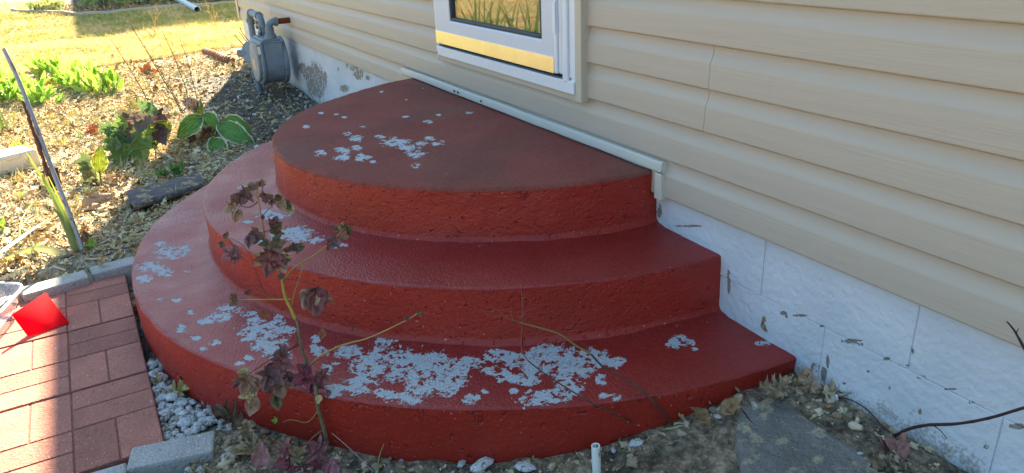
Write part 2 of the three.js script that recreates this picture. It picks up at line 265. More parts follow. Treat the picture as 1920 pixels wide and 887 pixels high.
  // flashing strip over the top step, bent down at its right end
  mesh('drip_edge', grid(60, 5, (u, v, i, j) => { const x = lerp(-1.06, 0.921, u), w = 0.0016 * n2(x * 2.2, 5) + 0.0006 * n2(x * 9, 1), q = [[0.5415, 0.004], [0.5415, 0.024], [0.538, 0.0275], [0.5135, 0.0285], [0.5105, 0.026], [0.51, 0.004]][5 - j]; return [x, q[0] + w, q[1] + (q[1] > 0.01 ? w : 0)]; }), trimW, house);
  mesh('drip_edge', rb2(0.9212, 0.9222, 0.51, 0.5415, 0.004, 0.0275, 0.0004), trimW, house);
  mesh('drip_edge', rb2(0.893, 0.922, 0.43, 0.507, 0.002, 0.029, 0.002), trimW, house);
  for (const [px, py] of [[845, 166], [852, 170], [895, 186]]) { const p = onZ(px, py, 0.045); mesh('nail', new THREE.CylinderGeometry(0.005, 0.005, 0.004, 8).rotateX(Math.PI / 2).translate(p.x, 0.524, 0.03), std({ color: S('#6d675c'), roughness: 0.5, metalness: 0.5 }), house); }

  // storm door
  const white = std({ color: S('#d4d8dd'), roughness: 0.38 }), white2 = std({ color: S('#c6cad2'), roughness: 0.42 });
  const door = new THREE.Group(); door.name = 'storm_door'; house.add(door);
  const DT = 2.74;
  mesh('brick_mould', merge([rb2(-0.578, -0.552, 0.645, DT, 0.002, 0.036), rb2(0.51, 0.543, 0.645, DT, 0.002, 0.042), rb2(-0.575, 0.509, 0.642, 0.664, 0.003, 0.034)]), trim, house);
  const frame = merge([rb2(-0.551, -0.529, 0.708, DT, 0.003, 0.044, 0.004), rb2(0.447, 0.475, 0.7, DT, 0.003, 0.05, 0.006), rb2(0.476, 0.509, 0.7, DT, 0.003, 0.041, 0.004)]);
  mesh('door_frame', frame, white, door);
  mesh('door_sill', rb2(-0.551, 0.508, 0.665, 0.706, 0.003, 0.047, 0.004), white, door);
  mesh('door_stile', rb2(-0.527, -0.385, 0.79, DT, 0.004, 0.052, 0.006), white2, door);
  mesh('door_stile', rb2(0.328, 0.407, 0.79, DT, 0.004, 0.052, 0.006), white2, door);
  mesh('bottom_rail', rb2(-0.5268, 0.4068, 0.733, 0.822, 0.0045, 0.0518, 0.008), white2, door);
  mesh('hinge_stile', merge([rb2(0.409, 0.427, 0.722, DT, 0.004, 0.057, 0.006), rb2(0.428, 0.446, 0.722, DT, 0.004, 0.05, 0.006)]), white, door);
  mesh('hinge_cover', rb2(0.411, 0.428, 0.85, 0.945, 0.0575, 0.061, 0.0015), white, door);
  mesh('glass_bead', merge([rb2(-0.384, -0.372, 0.8235, DT, 0.012, 0.05, 0.004), rb2(0.316, 0.327, 0.8235, DT, 0.012, 0.05, 0.004), rb2(-0.3715, 0.3155, 0.823, 0.834, 0.012, 0.05, 0.004)]), std({ color: S('#3b3d40'), roughness: 0.6 }), door);
  mesh('glass_pane', new THREE.BoxGeometry(0.69, DT - 0.83, 0.004).translate(-0.028, (DT + 0.834) / 2, 0.036), phys({ color: 0xffffff, transmission: 1, thickness: 0, roughness: 0.0, ior: 1.95 }), door);
  const bb = tex(512, 64, (u, v, c) => grey(c, vf(u, v, 10, 3, 3, 9)));
  mesh('kick_plate', rb2(-0.527, 0.407, 0.721, 0.773, 0.0525, 0.0555, 0.001), std({ color: C(0.96, 0.86, 0.6), metalness: 1, roughness: 0.32, bumpMap: bb, bumpScale: 0.004 }), door);
  mesh('door_sweep', rb2(-0.52, 0.44, 0.708, 0.7205, 0.003, 0.03, 0.002), std({ color: S('#15130f'), roughness: 0.9 }), door);
  mesh('entry_door', rb2(-0.53, 0.45, 0.8, DT, -0.012, 0.006, 0.002), std({ color: S('#2c2018'), roughness: 0.8 }), door);
  for (const [px, py] of [[1060, 144], [1068.5, 148], [820.5, 98]]) { const p = onZ(px, py, 0.045); mesh('screw', new THREE.CylinderGeometry(0.0035, 0.0035, 0.003, 8).rotateX(Math.PI / 2).translate(p.x, p.y, px > 1000 ? 0.0425 : 0.048), std({ color: S('#77797c'), metalness: 0.8, roughness: 0.4 }), door); }
}

// ------------------------------------------------------------------ red concrete steps
{
  const steps = thing('concrete_steps', 'three half-round concrete steps with peeling dark red paint below the storm door', 'steps');
  const X0 = -1.47, XW = 2.94, ZW = 1.47;
  // bare patches: pixel position and half sizes on each tread
  const CH = [
    [[651, 251, 7, 3], [668, 259, 12, 6], [711, 256, 10, 3], [738, 259, 9, 3], [743, 267, 26, 8], [765, 275, 24, 6], [805, 260, 9, 4], [790, 269, 13, 4], [820, 270, 14, 3], [829, 265, 5, 3], [778, 288, 20, 8], [781, 311, 10, 5], [601, 286, 11, 6], [636, 279, 10, 6], [649, 284, 9, 7], [641, 296, 14, 5], [670, 277, 9, 5], [679, 296, 15, 7], [700, 303, 6, 3], [574, 237, 7, 3], [646, 219, 6, 2], [601, 212, 5, 2], [681, 238, 8, 2], [802, 228, 10, 3], [822, 216, 5, 2], [760, 219, 7, 2], [879, 211, 8, 2], [715, 172, 3, 2], [762, 187, 4, 1.5], [630, 214, 5, 1.5], [793, 165, 2, 1]],
    [[455, 350, 10, 4], [440, 390, 12, 4], [465, 415, 10, 4], [480, 450, 12, 4], [508, 404, 30, 8], [500, 397, 20, 6], [554, 437, 34, 15], [520, 440, 16, 10], [590, 450, 15, 6], [606, 441, 6, 2], [640, 458, 9, 3.5], [625, 463, 6, 2], [1283, 434, 5, 2], [1296, 441, 3, 1.5], [1320, 455, 4, 2], [1337, 461, 8, 2.5], [1333, 485, 4, 2], [1275, 428, 4, 1.5]],
    [[316, 471, 30, 14], [284, 497, 27, 9], [307, 509, 17, 8], [350, 510, 7, 4], [270, 520, 14, 7], [330, 560, 10, 4], [300, 455, 12, 5], [345, 465, 14, 6], [300, 560, 7, 4], [385, 600, 14, 6], [365, 630, 10, 5], [400, 640, 12, 5], [337, 612, 13, 8], [357, 583, 8, 4], [429, 577, 20, 10], [415, 590, 20, 10], [466, 588, 16, 6], [477, 600, 18, 9], [496, 623, 46, 22], [522, 600, 16, 9], [547, 620, 9, 7], [503, 648, 32, 16], [525, 664, 22, 12], [466, 667, 10, 5], [448, 678, 8, 4], [380, 650, 9, 4], [592, 634, 9, 7], [598, 655, 18, 11], [654, 657, 22, 13], [628, 678, 8, 3], [610, 690, 12, 9], [632, 722, 24, 8], [669, 718, 32, 17], [695, 682, 38, 24], [721, 648, 24, 11], [732, 684, 34, 24], [769, 684, 40, 30], [790, 716, 34, 25], [769, 742, 24, 12], [721, 735, 24, 11], [813, 682, 36, 24], [835, 716, 28, 22], [853, 689, 26, 20], [606, 741, 9, 4], [628, 734, 14, 6], [879, 677, 30, 11], [868, 716, 12, 7], [883, 744, 16, 10], [926, 693, 24, 9], [954, 705, 22, 9], [993, 712, 18, 9], [977, 673, 42, 15], [1036, 671, 48, 24], [1075, 690, 38, 22], [1110, 669, 34, 16], [1153, 677, 18, 9], [1024, 740, 40, 13], [989, 748, 20, 9], [1063, 726, 26, 14], [1126, 709, 11, 9], [1130, 739, 11, 5], [1153, 740, 10, 6], [964, 730, 8, 5], [909, 731, 7, 4], [1275, 639, 20, 11], [1294, 641, 9, 5], [1252, 646, 5, 4], [1303, 653, 6, 3], [1432, 639, 14, 6], [1000, 690, 30, 16], [940, 668, 34, 10]],
  ];
  const B = CH.map((L, k) => L.map(([px, py, rx, ry]) => { const h = STEP[k].top, c = onY(px, py, h), a = onY(px + rx, py, h).sub(c), b = onY(px, py + ry, h).sub(c), det = a.x * b.z - b.x * a.z; return [c.x, c.z, b.z / det, -b.x / det, -a.z / det, a.x / det, (a.length() + b.length()) * 1.5]; }));
  const W = 2048, H = 1024, chip = new Uint8Array(W * H), lvl = new Uint8Array(W * H);
  const vc = [0, 0, 0];
  for (let j = 0; j < H; j++) for (let i = 0; i < W; i++) {
    const x = X0 + (i + 0.5) / W * XW, z = CZ + (j + 0.5) / H * ZW, zz = z - CZ, r = Math.hypot(x, zz), t = Math.atan2(zz, x);
    const k = r < STEP[0].r(t) + 0.004 ? 0 : r < STEP[1].r(t) + 0.004 ? 1 : 2; lvl[j * W + i] = k;
    let f = -9; for (const b of B[k]) { const dx = x - b[0], dz = z - b[1]; if (Math.abs(dx) > b[6] || Math.abs(dz) > b[6]) continue; const p = dx * b[2] + dz * b[3], q = dx * b[4] + dz * b[5]; f = Math.max(f, 1 - p * p - q * q); }
    if (f < -1.3) { if (n2(x * 55, z * 55 + k * 5) > 0.95 && n2(x * 9, z * 9) > (k ? 0.3 : 0.55)) chip[j * W + i] = 1; continue; }
    const wx = x + 0.003 * n2(x * 90, z * 90), wz = z + 0.003 * n2(x * 90 + 7, z * 90), A = vor(wx, wz, 0.021, 3 + k, vc), hA = A[2], D = vor(wx, wz, 0.009, 60 + k, vc), hD = D[2], dx = D[0], dz = D[1], E = vor(wx, wz, 0.0042, 130, vc);
    const val = 0.62 * (f > 0.45 ? 0.45 + (f - 0.45) * 0.4 : f) + 0.62 * fbm(dx * 21 + k * 9, dz * 27, 3) + 0.5 * (hA - 0.5) + 0.6 * (hD - 0.5) + 0.42 * (E[2] - 0.5) + 0.12 * n2(x * 400, z * 400);
    if (val > (k === 2 && x < -0.2 ? 0.2 : k ? 0.06 : 0.12)) chip[j * W + i] = 1;
  }
  const at = (i, j) => chip[clamp(j, 0, H - 1) * W + clamp(i, 0, W - 1)];
  const map = tex(W, H, (u, v, c) => {
    const i = (u * W) | 0, j = (v * H) | 0, x = X0 + u * XW, z = CZ + v * ZW, k = lvl[j * W + i];
    const m = fbm(x * 2.4, z * 2.4, 3), g = n2(x * 120, z * 120), h = n2(x * 34, z * 40);
    if (chip[j * W + i]) { const q = 0.6 * n2(x * 80, z * 80) + 0.5 * n2(x * 260, z * 260), w = k === 0 ? 14 : 0; c[0] = 164 + 20 * q + w; c[1] = 168 + 19 * q + w; c[2] = 169 + 18 * q + w; if (k === 2 && q > 0.62) { c[0] = 190; c[1] = 180; c[2] = 160; } return; }
    const edge = at(i + 2, j) + at(i - 2, j) + at(i, j + 2) + at(i, j - 2);
    if (k === 0) { c[0] = 126; c[1] = 58; c[2] = 45; const d = 10 * m + 5 * h + 5 * g; c[0] += d; c[1] += d * 0.9; c[2] += d * 0.8; const wear = sst(fbm(x * 1.5 + 4, z * 1.5, 2), -0.1, 0.5); c[0] -= 10 * wear; c[1] += 5 * wear; c[2] += 4 * wear; }
    else { c[0] = 136; c[1] = 35; c[2] = 28; const d = 8 * m + 5 * h + 5 * g; c[0] += d; c[1] += d * 0.5; c[2] += d * 0.5; }
    if (edge > 0) { c[0] -= 14; c[1] -= 6; c[2] -= 6; }
    if (k && x < 0.1) { const fd = fbm(x * 2.1 + 3, z * 2.1, 3) + sst(-x, -0.1, 0.9) * 0.85 - 0.55, fl = 0.6 * n2(x * 48, z * 80) + 0.55 * n2(x * 130, z * 190); if (fl > 0.42 - fd * 0.42) { const q = 0.6 + 0.4 * n2(x * 300, z * 300); c[0] += 26 * q; c[1] += 72 * q; c[2] += 92 * q; } else if (fd > 0 && fl < -0.25) { c[0] -= 26; c[1] -= 10; c[2] -= 6; } }   // pale flecks and dark gaps: part faded paint, part sky sheen painted into colour
    if (g > 0.93 && h > 0.35) { c[0] += 34; c[1] += 32; c[2] += 34; }
  }, true, false);
  const surf = tex(W, H, (u, v, c) => {
    const i = (u * W) | 0, j = (v * H) | 0, x = X0 + u * XW, z = CZ + v * ZW, k = lvl[j * W + i], q = chip[j * W + i];
    const broom = fbm(x * 9, z * 14, 2), grit = n2(x * 95, z * 105) * 0.55 + n2(x * 210, z * 220) * 0.5;
    c[0] = 255 * (0.5 + 0.1 * broom + (k ? 0.1 + 0.12 * sst(fbm(x * 1.6, z * 1.6 + 9, 2) - x * 0.35, -0.3, 0.4) : 0.13) * grit + (k ? 0.16 : 0.05) * (0.4 - Math.abs(n2(x * 46, z * 50))) + (q ? -0.14 + 0.1 * n2(x * 200, z * 200) : 0));
    const rr = q ? 0.9 : k === 0 ? 0.82 : 0.46 + 0.12 * fbm(x * 4, z * 4, 2);
    c[1] = 255 * rr; c[2] = 0;
  }, false, false);
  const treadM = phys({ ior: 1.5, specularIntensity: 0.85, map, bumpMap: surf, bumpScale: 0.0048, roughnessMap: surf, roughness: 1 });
  // risers: thick brushed paint with pits, sags and hairline cracks
  const RW = 2048, RH = 256, cr = new Float32Array(RW * RH), rr = rng(77);
  for (let n = 0; n < 46; n++) { let x = rr() * RW, y = RH * (1 - 0.06 * rr()), a = Math.PI / 2 + (rr() - 0.5) * 0.8; if (rr() < 0.35) { y = rr() * RH; a = rr() * 6.3; } const L = 15 + rr() * 60; for (let s = 0; s < L; s++) { a += (rr() - 0.5) * 0.7; x += Math.cos(a); y -= Math.sin(a); const X = ((x | 0) % RW + RW) % RW, Y = y | 0; if (Y >= 0 && Y < RH) { const w = 1 - s / L * 0.5; cr[Y * RW + X] = w; cr[Y * RW + (X + 1) % RW] = w; if (Y + 1 < RH) cr[(Y + 1) * RW + X] = w; } } }
  const rmap = tex(RW, RH, (u, v, c) => { const m = vf(u, v, 12, 2, 4, 3), s = vf(u, v, 240, 30, 2, 55), k = cr[((v * RH) | 0) * RW + ((u * RW) | 0)]; c[0] = 148 + 20 * (m - 0.5); c[1] = 38 + 8 * (m - 0.5); c[2] = 25 + 7 * (m - 0.5); if (s > 0.88 && m > 0.52) { c[0] = 186; c[1] = 150; c[2] = 140; } if (k > 0) { c[0] -= 34 * k; c[1] -= 8 * k; c[2] -= 6 * k; } }, true);
  const rsurf = tex(RW, RH, (u, v, c) => { const a = vf(u, v, 22, 3, 3, 9), b = vf(u, v, 190, 24, 3, 14), p = vf(u, v, 120, 15, 2, 71), k = cr[((v * RH) | 0) * RW + ((u * RW) | 0)]; grey(c, 0.4 + 0.22 * a + 0.2 * b - (p > 0.74 ? (p - 0.74) * 2.4 : 0) - 0.22 * k); });
  const riserM = phys({ specularIntensity: 0.8, map: rmap, bumpMap: rsurf, bumpScale: 0.0085, roughness: 0.46 });
  STEP.forEach((s, k) => {
    const rin = k ? STEP[k - 1].r : () => 0, h = s.top - s.bot, n = 260, T0 = -0.02, T1 = Math.PI + 0.02;
    const bump = (t, y) => { const R = s.r(t), x = Math.cos(t) * R, z = Math.sin(t) * R; return 0.0035 * n3(x * 2.3, y * 4, z * 2.3 + k) + 0.0013 * n3(x * 14, y * 16, z * 14) + (k === 2 ? 0.009 : 0) * Math.max(0, n3(x * 5, 3.3, z * 5) - 0.55) * sst(y, s.top - 0.05, s.top); };
    const rim = 0.011, ring = [0, 0.12, 0.25, 0.4, 0.55, 0.7, 0.82, 0.92, 1], arc = [0.25, 0.5, 0.75, 1];
    const pt = (t, j) => {
      const R = s.r(t), x = Math.cos(t), z = Math.sin(t), lump = (r) => 0.0022 * n3(x * r * 3, k * 5.1, z * r * 3) + 0.0009 * n3(x * r * 13, k, z * r * 13);
      if (j < ring.length) { const r = lerp(Math.max(0, rin(t) - 0.03), R - rim, ring[j]), up = k ? 0.016 * Math.exp(-Math.max(0, r - rin(t)) / 0.009) : 0; return [x * r, s.top + lump(r) * (1 - 0.7 * (j === ring.length - 1)) - 0.006 * ring[j] * (k > 0) + up, CZ + z * r]; }
      const a = arc[j - ring.length] * Math.PI / 2, r = R - rim + Math.sin(a) * rim + bump(t, s.top) * Math.sin(a), jag = 0.002 * n3(x * 22, k * 3, z * 22) * Math.cos(a * 0.9);
      return [x * r, s.top - rim * (1 - Math.cos(a)) + lump(R) * 0.3 * Math.cos(a) - 0.006 * (k > 0) * Math.cos(a) + jag, CZ + z * r];
    };
    const J = ring.length + arc.length;
    const tread = grid(n, J - 1, (u, v, i, j) => pt(lerp(T1, T0, u), J - 1 - j), (u, v, p) => [(p[0] - X0) / XW, (p[2] - CZ) / ZW]);
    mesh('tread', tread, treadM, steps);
    const lv = [0, 0.12, 0.3, 0.5, 0.7, 0.84, 0.9, 0.95, 0.98, 1];
    const riser = grid(n, lv.length - 1, (u, v, i, j) => { const t = lerp(T1, T0, u), q = lv[lv.length - 1 - j], y = lerp(s.top - rim, s.bot, q), R = s.r(t) + bump(t, y) + (k < 2) * (0.004 * sst(q, 0.3, 1) + 0.012 * sst(q, 0.84, 1) ** 2); const w = j === lv.length - 1; return [Math.cos(t) * R, w ? pt(t, J - 1)[1] : y, CZ + Math.sin(t) * R]; }, (u, v, p) => [lerp(T1, T0, u) * s.r(1.5) / 1.5 + k * 0.37, clamp((p[1] - s.bot) / h, 0.01, 0.995)]);
    mesh('riser', riser, riserM, steps);
  });
  // unpainted lip of concrete showing along the foot of the lowest riser
  const lip = grid(320, 5, (u, v, i, j) => {
    const t = lerp(1.75, 0.2, u), R = STEP[2].r(t), e = sst(n2(t * 8, 3) + 0.5 * n2(t * 34, 9) + 0.3 * n2(t * 90, 2), -0.2, 0.8), top = -0.004 + 0.014 * e + 0.005 * n2(t * 70, 1) + 0.003 * n2(t * 160, 8);
    const q = [[0.0, top], [0.003 * e, top], [0.006 * e + 0.002 * n2(t * 90, 5), top - 0.003], [0.009 * e, top - 0.01], [0.01 * e, -0.03], [0.01 * e, -0.07]][5 - j];
    return [Math.cos(t) * (R + q[0] - 0.001), q[1] - 0.004, CZ + Math.sin(t) * (R + q[0] - 0.001)];
  });
  mesh('footing', lip, std({ color: S('#9c9991'), roughness: 0.95, bumpMap: rsurf, bumpScale: 0.01 }), steps);
}

// ------------------------------------------------------------------ paver path and edging
{
  const agg = (seed, base, dots, d) => tex(512, 512, (u, v, c) => { const m = vf(u, v, 4, 4, 3, seed), g = vf(u, v, 128, 128, 2, seed + 3), s = vf(u, v, 88, 88, 2, seed + 9), b = vf(u, v, 60, 60, 1, seed + 5); for (let k = 0; k < 3; k++) c[k] = base[k] * (0.84 + 0.22 * m + 0.26 * (g - 0.5)); if (s > d) for (let k = 0; k < 3; k++) c[k] = lerp(c[k], dots[k], 0.75); if (b < 0.1) for (let k = 0; k < 3; k++) c[k] *= 0.8; }, true);
  const rb = tex(512, 512, (u, v, c) => grey(c, 0.5 * vf(u, v, 60, 60, 3, 19) + 0.5 * vf(u, v, 128, 128, 2, 44)));
  const red = [[164, 104, 86], [154, 96, 80], [172, 110, 91]].map((b, i) => std({ map: agg(20 + i, b, [205, 182, 174], 0.84), bumpMap: rb, bumpScale: 0.003, roughness: 0.88 }));
  const slabM = std({ map: agg(31, [136, 84, 74], [180, 160, 150], 0.86), bumpMap: rb, bumpScale: 0.003, roughness: 0.9 });
  const grayM = std({ map: agg(40, [166, 162, 154], [206, 206, 204], 0.8), bumpMap: rb, bumpScale: 0.003, roughness: 0.88 });
  const r = rng(9), L = ['slab between the far edging blocks and the red sheet', 'slab beside the lowest step, in the middle of the path', 'slab next to the near edging blocks and the pebbles'];
  for (let c = 0; c < 2; c++) for (let k = 0; k < 3; k++) {
    const x0 = [-0.512, -0.105, 0.301][k] + (c ? 0.012 : 0), z0 = c ? 1.831 : 1.422 - 0.006 * k, s = 0.4, o = thing('paver_slab', c ? ['brick-patterned slab under the clear plastic tray', 'brick-patterned slab at the left edge beyond the dark gap, second from the tray', 'brick-patterned slab at the lower left corner beyond the dark gap'][k] : 'red brick-patterned paver ' + L[k], 'paver', [x0, 0, z0]);
    mesh('base', rb2(0, s, -0.04, 0.0068, 0, s, 0.004), slabM, o);
    for (let a = 0; a < 2; a++) for (let b = 0; b < 2; b++) for (let q = 0; q < 2; q++) {
      const H = (a + b) % 2 === 0, w = 0.2, g = 0.0016;   // in x each cell is either two bricks along z or two along x
      const bx = a * w + (H ? q * w / 2 : 0), bz = b * w + (H ? 0 : q * w / 2), dx = H ? w / 2 : w, dz = H ? w : w / 2;
      const tilt = (r() - 0.5) * 0.0012;
      const m = mesh('brick', boxUV(new RoundedBoxGeometry(dx - 2 * g, 0.02, dz - 2 * g, 2, 0.0035), 2.5, r() * 3, r() * 3), red[(r() * 3) | 0], o);
      m.position.set(bx + dx / 2, 0.0005 + tilt, bz + dz / 2); m.rotation.set((r() - 0.5) * 0.006, 0, (r() - 0.5) * 0.006);
    }
    o.rotation.y = 0.012;
  }
  const edger = (p, len, ang, label, cut) => {
    const o = tag(mesh('edging_block', boxUV(new RoundedBoxGeometry(0.092, 0.1, len, 3, 0.007), 2.5, r() * 2, r() * 2), grayM), label, 'edging block'); o.position.set(...p); o.rotation.set(0.01, ang, 0.02); return o;
  };
  edger([0.758, -0.02, 1.392], 0.196, -0.22, 'speckled grey edging block between white pebbles and dirt');
  edger([0.786, -0.02, 1.597], 0.205, -0.08, 'speckled grey edging block cut off by the bottom of the photo');
  edger([-0.545, -0.012, 1.452], 0.16, 0.12, 'grey edging block touching the left side of the lowest step');
  edger([-0.5, -0.012, 1.65], 0.215, 0.17, 'grey edging block half in sun above the red sheet');
  edger([-0.43, -0.02, 1.88], 0.21, 0.2, 'sunlit edging block behind the clear plastic tray');
}

// ------------------------------------------------------------------ gas meter by the wall
{
  const o = thing('gas_meter', 'grey gas meter with looped pipes beside the white foundation wall', 'gas meter', [-3.42, 0.04, 0.175]);
  const L = (p) => p.sub(o.position), P = (px, py, z = 0.175) => L(onZ(px, py, z));
  const gt = tex(256, 256, (u, v, c) => { const m = vf(u, v, 5, 5, 4, 66), s = vf(u, v, 40, 40, 2, 68); c[0] = 122 + 24 * (m - 0.5); c[1] = 136 + 24 * (m - 0.5); c[2] = 146 + 24 * (m - 0.5); if (s > 0.84) { c[0] = 120; c[1] = 98; c[2] = 84; } }, true);
  const gb = tex(256, 256, (u, v, c) => grey(c, vf(u, v, 30, 30, 3, 6)));
  const gm = std({ map: gt, bumpMap: gb, bumpScale: 0.003, roughness: 0.5 }), pm = std({ map: gt, color: S('#e8eef2'), bumpMap: gb, bumpScale: 0.004, roughness: 0.55 });
  // seen from +x the body runs in z; rounded below, square above
  const prof = (w, h0, r) => { const s = new THREE.Shape(); s.moveTo(-w, 0.40); s.lineTo(w, 0.40); s.lineTo(w, h0); s.absarc(0, h0, w, 0, -Math.PI, true); s.lineTo(-w, 0.40); return s; };
  const disc = (w, h0) => { const s = new THREE.Shape(); s.absarc(0, h0, w, 0, Math.PI * 2, false); return s; };
  const ext = (s, d, z, b = 0.006) => new THREE.ExtrudeGeometry(s, { depth: d, bevelEnabled: true, bevelThickness: b, bevelSize: b, bevelSegments: 3, curveSegments: 24 }).translate(0, 0, z);
  const uvk = (g) => boxUV(g, 4);
  mesh('meter_body', uvk(ext(prof(0.155, 0.255), 0.125, -0.062, 0.008)), gm, o);
  mesh('back_cover', uvk(ext(disc(0.165, 0.255), 0.016, -0.092, 0.01)), gm, o);
  mesh('front_cover', uvk(merge([ext(prof(0.166, 0.255), 0.012, 0.078, 0.006), ext(disc(0.135, 0.255), 0.018, 0.094, 0.01)])), gm, o);
  mesh('top_plate', uvk(merge([rb2(-0.172, 0.172, 0.402, 0.416, -0.08, 0.09, 0.005), rb2(-0.165, 0.165, 0.4165, 0.43, -0.06, 0.07, 0.006)])), gm, o);
  mesh('index_box', uvk(rb2(-0.08, 0.165, 0.31, 0.398, 0.086, 0.118, 0.008)), std({ map: gt, color: S('#e9dfc4'), roughness: 0.5 }), o);
  mesh('index_window', rb2(0.1655, 0.169, 0.33, 0.385, 0.09, 0.112, 0.002), phys({ color: S('#dfe6ea'), roughness: 0.12, clearcoat: 1 }), o);
  mesh('name_plate', rb2(-0.045, 0.055, 0.2, 0.28, 0.1225, 0.1245, 0.001), std({ color: S('#c9a58c'), roughness: 0.6 }), o);
  for (let k = 0; k < 9; k++) { const a = -0.35 - k * 0.32; const g = new THREE.CylinderGeometry(0.009, 0.009, 0.012, 6).rotateX(Math.PI / 2); const m = mesh('bolt', g, pm, o); m.position.set(Math.cos(a) * 0.163, 0.255 + Math.sin(a) * 0.163, 0.094); const b = mesh('bolt', g, pm, o); b.position.set(Math.cos(a) * 0.17, 0.255 + Math.sin(a) * 0.17, -0.07); }
  const nut = (x, y, r, h) => new THREE.CylinderGeometry(r, r, h, 8).translate(x, y, 0);
  // outlet: union, riser, elbow towards the wall, rusty nipple
    mesh('union', uvk(merge([nut(0.13, 0.445, 0.042, 0.03), nut(0.13, 0.475, 0.032, 0.03)])), pm, o);
  mesh('union', uvk(merge([nut(-0.1, 0.445, 0.042, 0.03), nut(-0.1, 0.475, 0.032, 0.03)])), pm, o);
  mesh('outlet_pipe', tube([V(0.13, 0.44, 0), V(0.13, 0.5, 0), V(0.13, 0.525, -0.005), V(0.13, 0.543, -0.03), V(0.13, 0.546, -0.06)], 0.025, 0.025, 14, 6), pm, o);
  mesh('collar', uvk(merge([nut(0.13, 0.497, 0.032, 0.022), new THREE.CylinderGeometry(0.032, 0.032, 0.022, 12).rotateX(Math.PI / 2).translate(0.13, 0.546, -0.055)])), pm, o);
  mesh('pipe_nipple', new THREE.CylinderGeometry(0.021, 0.021, 0.12, 14).rotateX(Math.PI / 2).translate(0.13, 0.546, -0.115), std({ color: S('#6b3420'), bumpMap: gb, bumpScale: 0.004, roughness: 0.95 }), o);
  // inlet: union, return bend away from the meter, down to the regulator
  const xd = -0.54;
  mesh('inlet_bend', tube([V(-0.1, 0.44, 0), V(-0.1, 0.5, 0), V(-0.115, 0.545, 0), V(-0.17, 0.565, 0), V(-0.32, 0.567, 0), V(-0.47, 0.565, 0), V(-0.525, 0.545, 0), V(xd, 0.5, 0), V(xd, 0.42, 0), V(xd, 0.3, 0)], 0.025, 0.025, 14, 5), pm, o);
  mesh('collar', uvk(merge([nut(-0.1, 0.497, 0.033, 0.024), nut(xd, 0.5, 0.033, 0.026), new THREE.CylinderGeometry(0.032, 0.032, 0.024, 12).rotateZ(Math.PI / 2).translate(-0.17, 0.566, 0), new THREE.CylinderGeometry(0.032, 0.032, 0.024, 12).rotateZ(Math.PI / 2).translate(-0.46, 0.566, 0)])), pm, o);
  mesh('regulator', uvk(merge([new THREE.CylinderGeometry(0.085, 0.085, 0.022, 24).rotateX(Math.PI / 2 - 0.2).rotateY(0.5).translate(xd - 0.06, 0.25, 0.04), new THREE.CylinderGeometry(0.05, 0.075, 0.07, 20).rotateX(Math.PI / 2).rotateY(0.5).translate(xd - 0.045, 0.25, 0.0), new THREE.CylinderGeometry(0.03, 0.034, 0.14, 14).rotateX(Math.PI / 2).rotateY(-0.9).translate(xd - 0.12, 0.235, 0.06)])), pm, o);
  mesh('supply_riser', tube([V(xd, 0.3, 0), V(xd, 0.15, 0), V(xd, -0.1, 0)], 0.024, 0.024, 12, 3), pm, o);
  mesh('regulator_foot', uvk(merge([nut(xd, 0.18, 0.05, 0.05), nut(xd, 0.1, 0.06, 0.1)])), pm, o);
  // stub below the body
  const bx = -0.12;
  mesh('drain_stub', tube([V(bx, 0.17, 0.1), V(bx + 0.02, 0.09, 0.1), V(bx + 0.03, 0.03, 0.1), V(bx + 0.05, -0.05, 0.1)], 0.02, 0.014, 10, 4), pm, o);
  mesh('stub_collar', uvk(merge([nut(bx + 0.02, 0.09, 0.03, 0.03).translate(0, 0, 0.1), nut(bx + 0.028, 0.045, 0.026, 0.02).translate(0, 0, 0.1)])), pm, o);
  // weed grown up through the pipes
  const w = thing('vine_sprig', 'small dead sprig caught in the looped pipe of the gas meter', 'sprig', onZ(488, 72, 0.2).toArray()), W = (px, py) => onZ(px, py, 0.2).sub(w.position);
  mesh('stem', tube([W(488, 72), W(490, 60), W(486, 50), W(480, 44), W(479, 41)], 0.004, 0.003, 5, 4), std({ color: S('#54482f'), roughness: 1 }), w);
  for (const [px, py, a] of [[478, 44, 0.4], [484, 45, 1.8], [487, 61, -0.6], [485, 54, 2.4], [490, 64, 0.2]]) place(mesh('leaf', leaf(OVAL, { seed: px, c0: C(0.1, 0.09, 0.04), c1: C(0.2, 0.15, 0.06) }), std({ vertexColors: true, roughness: 0.9, side: THREE.DoubleSide }), w), W(px, py), V(Math.cos(a), Math.sin(a), 0.3), V(0.6, 0.3, 0.7), 0.035);
}
const inSteps = (p, m = 0.014) => { const r = Math.hypot(p.x, p.z - CZ), t = clamp(Math.atan2(p.z - CZ, p.x), 0, Math.PI); return p.z < m || STEP.some((s) => r < s.r(t) + m && p.y < s.top + m) || p.y < gh(p.x, p.z) + 0.004; };
const clearD = (px, py, D) => { let d = D, p = atD(px, py, d); while (inSteps(p) && d > D - 0.5) { d -= 0.008; p = atD(px, py, d); } return p; };   // a point brought forward until it stands clear of steps and ground
const leafM = std({ vertexColors: true, roughness: 0.72, side: THREE.DoubleSide });
const leafT = phys({ vertexColors: true, roughness: 0.85, transmission: 0.35, thickness: 0, side: THREE.DoubleSide });
const toCam = (p) => CP.clone().sub(p).normalize();
const imgDir = (deg, back = 0) => RT.clone().multiplyScalar(Math.cos(deg * Math.PI / 180)).addScaledVector(UPV, Math.sin(deg * Math.PI / 180)).addScaledVector(FW, back);

